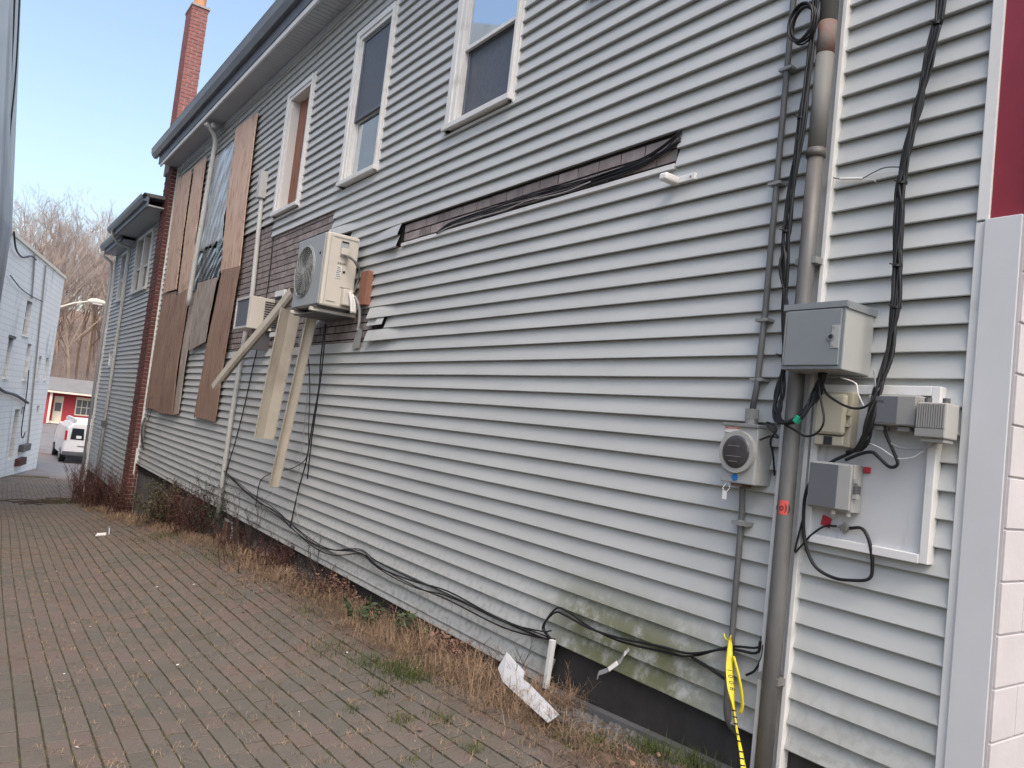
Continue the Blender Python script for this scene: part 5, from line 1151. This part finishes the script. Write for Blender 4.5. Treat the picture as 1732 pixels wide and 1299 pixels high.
# nearer grey building at the left edge
nbd = thing("grey_building", "weathered grey stucco building at the left edge of the view", "building", (-2, 20, -3.2))
LOT = [(.47, 22.2), (-.6, 15.5), (-5.2, 7), (-6.2, 1), (-13, 1), (-13, 24)]  # unseen near stretch: extent and height set to cut sky light on the siding
mb = MB(); mb.prism([(x, y, -4) for x, y in LOT], (0, 0, 7.5)); mb.build("wall", 'nb', nbd)
mb = MB(); a = [(x, y, 3.5) for x, y in LOT]; b = [(x-.55, y, 9.2 if y > 14 else 7.0) if x > -7 else (x, y, 9.2 if y > 14 else 7.0) for x, y in LOT]
mb.add(a+b, [(0, 1, 2, 3, 4, 5), (11, 10, 9, 8, 7, 6)]+[(k, (k+1) % 6, 6+(k+1) % 6, 6+k) for k in range(6)]); mb.build("upper_wall", 'nb', nbd)
for i, (dx, r_) in enumerate(((0, .03), (.10, .02), (-.12, .035))):
    mb = MB(); mb.tube(spline([(-.25+dx, 21.0, 9.2), (-.05+dx, 21.2, 7), (.05+dx, 21.4, 5), (.22+dx*.6, 21.6, 3.4), (.25+dx, 21.6, 1.5), (.2+dx*2, 21.6, -1.5), (.3+dx*3, 21.7, -3)]), r_, 6)
    tag(mb.build("service_cable", 'cable', at=(.25+dx, 21.6, -3)), ["middle of three dark cables running down the grey building corner", "right one of three dark cables running down the grey building corner", "left one of three dark cables running down the grey building corner"][i], "cable")

# ---------------------------------------------------------------- street lamp, van, red house
lm = thing("street_lamp", "cobra-head street lamp on a long arm above the street behind the white building", "street lamp", (2.6, 45.5, -4))
mb = MB(); mb.tube([(2.6, 45.5, -4), (2.6, 45.5, 0), (2.6, 45.5, 3.4)], [.12, .1, .08], 10); mb.build("pole", 'galv', lm, smooth=True)
mb = MB(); mb.tube(spline([(2.6, 45.5, 3.3), (3.2, 45.4, 3.62), (4.0, 45.2, 4.05), (4.7, 45, 4.28)]), .04, 8); mb.build("arm", 'cream', lm, smooth=True)
mb = MB(); mb.tube([(4.6, 45, 4.27), (4.75, 45, 4.31), (5.0, 45, 4.34), (5.3, 45, 4.33), (5.5, 45, 4.27)], [.05, .13, .15, .12, .04], 10); mb.build("lamp_head", 'cream', lm, smooth=True)
mb = MB(); mb.box(4.85, 5.3, 44.9, 45.1, 4.18, 4.22); mb.build("lens", 'paper', lm)

van = thing("parked_van", "white cargo van with a roof rack seen from behind at the end of the alley", "van", (5.35, 46.4, -3.99))
vx, vz = 5.35, -3.99
def vprof(y, inset, top):                                    # rear-view section
    return [(vx-.96+inset, y, vz+.42), (vx-.98+inset, y, vz+.75), (vx-.97+inset, y, vz+1.15), (vx-.86+inset, y, vz+1.75), (vx-.70+inset, y, vz+top-.08), (vx-.5, y, vz+top),
            (vx+.5, y, vz+top), (vx+.70-inset, y, vz+top-.08), (vx+.86-inset, y, vz+1.75), (vx+.97-inset, y, vz+1.15), (vx+.98-inset, y, vz+.75), (vx+.96-inset, y, vz+.42)]
mb = MB(); secs = [vprof(44.02, .06, 1.98), vprof(44.08, .01, 2.03), vprof(44.5, 0, 2.06), vprof(47.6, 0, 2.06), vprof(48.3, .05, 1.9), vprof(48.7, .08, 1.25), vprof(49.6, .10, 1.05)]
mb.grid(secs); mb.add(secs[0], [tuple(range(12))]); mb.add(secs[-1], [tuple(range(12))]); mb.add([p for s in secs for p in (s[0], s[-1])], [(2*i, 2*i+1, 2*i+3, 2*i+2) for i in range(6)]); mb.build("body", 'vanw', van)
for s in (-1, 1):
    c = vx+s*.40; mb = MB(); mb.prism([(c-.30, 44.0, vz+1.2), (c+.30, 44.0, vz+1.2), (c+.26, 44.0, vz+1.76), (c-.26, 44.0, vz+1.76)], (0, .015, 0)); mb.build("rear_window", 'pane_dark', van)
    mb = MB(); mb.box(vx+s*.90-.05, vx+s*.90+.05, 43.99, 44.12, vz+1.15, vz+1.62); mb.build("tail_lamp", 'tail', van, bevel=.01)
    for yy in (45.0, 48.6):
        mb = MB(); mb.tube([(vx+s*.98, yy, vz+.36), (vx+s*.72, yy, vz+.36)], .36, 20); w_ = mb.build("wheel", 'rubber', van); mb = MB(); mb.disc((vx+s*.985, yy, vz+.36), (s, 0, 0), .2, 16, .01); mb.build("rim", 'galv', w_)
    mb = MB(); mb.box(vx+s*1.0-.06, vx+s*1.0+.12*s+.06, 47.9, 48.0, vz+1.15, vz+1.45); mb.build("mirror", 'rubber', van, bevel=.02)
    mb = MB(); mb.tube([(vx+s*.6, 44.3, vz+2.16), (vx+s*.6, 47.6, vz+2.16)], .025, 6); mb.build("rack_rail", 'paper', van)
mb = MB(); mb.box(vx-.97, vx+.97, 43.86, 44.05, vz+.40, vz+.60); mb.build("bumper", 'bumper', van, bevel=.03)
mb = MB(); mb.box(vx-.008, vx+.008, 44.0, 44.03, vz+.65, vz+1.9); mb.build("door_seam", 'bumper', van)
mb = MB(); mb.box(vx-.35, vx+.05, 43.998, 44.012, vz+.86, vz+.90); mb.build("door_handle", 'bumper', van)
mb = MB(); mb.box(vx-.45, vx-.22, 43.985, 43.998, vz+1.26, vz+1.40); mb.build("window_sign", 'paper', van)
for yy in (44.5, 46, 47.4):
    mb = MB(); mb.box(vx-.66, vx+.66, yy, yy+.05, vz+2.06, vz+2.18); mb.build("rack_bar", 'paper', van)
mb = MB(); mb.box(vx-.62, vx-.50, 44.2, 47.5, vz+2.19, vz+2.25); mb.build("ladder", 'paper', van)

rh = thing("red_house", "low red house with grey roof and white trim across the street", "house", (9, 90, -4.05))
zb = -4.05
mb = MB(); mb.box(5.2, 7.0, 88.0, 95, zb-.3, -.9); mb.box(7.0, 14.5, 89.3, 95, zb-.3, -.95); mb.prism([(5.2, 88.0, -.9), (5.2, 95, -.9), (5.2, 91.5, .3)], (1.8, 0, 0)); mb.build("wall", 'barn', rh)
mb = MB(); mb.prism([(4.9, 87.5, -1.02), (4.9, 87.5, -.88), (4.9, 91.5, .42), (4.9, 95.5, -.88), (4.9, 95.5, -1.02), (4.9, 91.5, .26)], (9.9, 0, 0)); mb.build("roof", 'hroof', rh)
mb = MB(); mb.box(4.9, 14.8, 87.42, 87.52, -1.12, -.95); mb.build("fascia_trim", 'cream', rh)
for x in (7.0, 11.6):
    mb = MB(); mb.box(x, x+.22, 87.75, 87.95, zb-.1, -1.12); mb.build("post", 'cream', rh)
mb = MB(); mb.box(7.55, 8.35, 89.2, 89.3, zb, -1.45); d_ = mb.build("door", 'cream', rh)
mb = MB(); mb.box(7.68, 8.22, 89.17, 89.2, zb+1.1, zb+1.95); mb.build("door_pane", 'wbglass', d_)
mb = MB(); mb.box(9.45, 11.5, 89.2, 89.3, zb+.85, -1.35); w_ = mb.build("window", 'cream', rh)
for i in range(4):
    for k in range(2): mb = MB(); mb.box(9.55+i*.49, 9.97+i*.49, 89.17, 89.2, zb+.98+k*.75, zb+1.66+k*.75); mb.build("pane", 'wbglass', w_)
mb = MB(); mb.box(7.0, 14.5, 88.0, 89.3, zb-.1, zb+.12); mb.build("porch_floor", 'cream', rh)

# ---------------------------------------------------------------- wooded hillside
def hillz(x, y): 
    t = max(0, y-97); return -4.3+t*.21+1.2*math.sin(x*.05+y*.03)*min(1, t/30)
mb = MB(); mb.grid([[(x, y, hillz(x, y)) for x in range(-140, 161, 10)] for y in [96.5, 100, 105, 110, 120, 130, 140, 155, 170, 190]])
struct(mb.build("hillside", 'hill', smooth=True))
def make_tree(seed, h):
    r = random.Random(seed); tr = MB(); tw = MB()
    def grow(p, d, L, rad, lev):
        n = 3; pts = [p]; dd = d.copy()
        for i in range(n):
            dd = (dd+Vector((r.gauss(0, .10), r.gauss(0, .10), .06))).normalized(); pts.append(pts[-1]+dd*L/n)
        (tr if lev < 2 else tw).tube(pts, [rad*(1-.16*i) for i in range(n+1)], 5 if lev < 2 else 3, caps=False)
        if lev == 5: return
        for k in range(r.randint(3, 4) if lev else r.randint(9, 12)):
            t = r.uniform(.35, 1) if lev else r.uniform(.38, 1)
            i = min(n-1, int(t*n)); q = pts[i].lerp(pts[i+1], t*n-i); a = r.uniform(0, 6.28); sp = r.uniform(.45, .95)
            o = dd.orthogonal().normalized(); o = Matrix.Rotation(a, 3, dd) @ o
            grow(q, (dd+o*sp+Vector((0, 0, .25))).normalized(), L*r.uniform(.40, .62) if lev else L*r.uniform(.28, .45), max(rad*.45, .007), lev+1)
    grow(Vector((0, 0, -.5)), Vector((0, 0, 1)), h, h*.0125, 0)
    return tr, tw
protos = []
rt_ = random.Random(5)
spots = []
for i in range(56):
    y = 99+(i % 8)*9.5+rt_.uniform(-3, 3); fx = -.02+.16*((i*0.381966) % 1.0); spots.append((fx*y+rt_.uniform(-1.5, 1.5), y))
for i in range(10): spots.append((-60+12*i if i < 5 else 22+12*(i-5), 110+rt_.uniform(-6, 10)))
for i, (x, y) in enumerate(spots):
    k = i % 5
    if len(protos) <= k:
        tr, tw = make_tree(40+k, [15, 17, 13, 16, 14][k]); o = thing("bare_tree", "x", "tree", (0, 0, 0)); t_ = tr.build("trunk", 'bark_l' if k in (1, 3) else 'bark', o); c_ = tw.build("crown", 'twig', o); protos.append((o, t_.data, c_.data))
    else:
        o = thing("bare_tree", "x", "tree", (0, 0, 0))
        for nm, me in (("trunk", protos[k][1]), ("crown", protos[k][2])):
            q = bpy.data.objects.new(nm, me); COL.objects.link(q); q.parent = o
    o.location = (x, y, hillz(x, y)); o.rotation_euler = (rt_.gauss(0, .04), rt_.gauss(0, .04), rt_.uniform(0, 6.28)); s = rt_.uniform(.75, 1.0); o.scale = (s*1.1, s*1.1, s*rt_.uniform(.95, 1.1))
    tag(o, "bare leafless tree on the brown wooded hillside behind the red house", "tree", "bare trees on the hillside")
ub = MB()
for i in range(9000):
    y = 97+rt_.random()*75; x = y*(-.05+.22*rt_.random()); z = hillz(x, y); hgt = rt_.uniform(.8, 3.2); a = rt_.uniform(0, 6.28)
    q = Vector((x, y, z)); e = q+Vector((math.cos(a)*hgt*.35, math.sin(a)*hgt*.3, hgt)); s = Vector((.02, 0, 0)); ub.add([q-s, q+s, e], [(0, 1, 2)])
    f = q.lerp(e, .5)+Vector((rt_.gauss(0, .5), rt_.gauss(0, .3), hgt*.35)); ub.add([q.lerp(e, .4)-s*.6, q.lerp(e, .4)+s*.6, f], [(0, 1, 2)])
o = ub.build("undergrowth", 'twig'); o["kind"] = "stuff"; tag(o, "brown leafless undergrowth covering the hillside between the trees", "undergrowth")
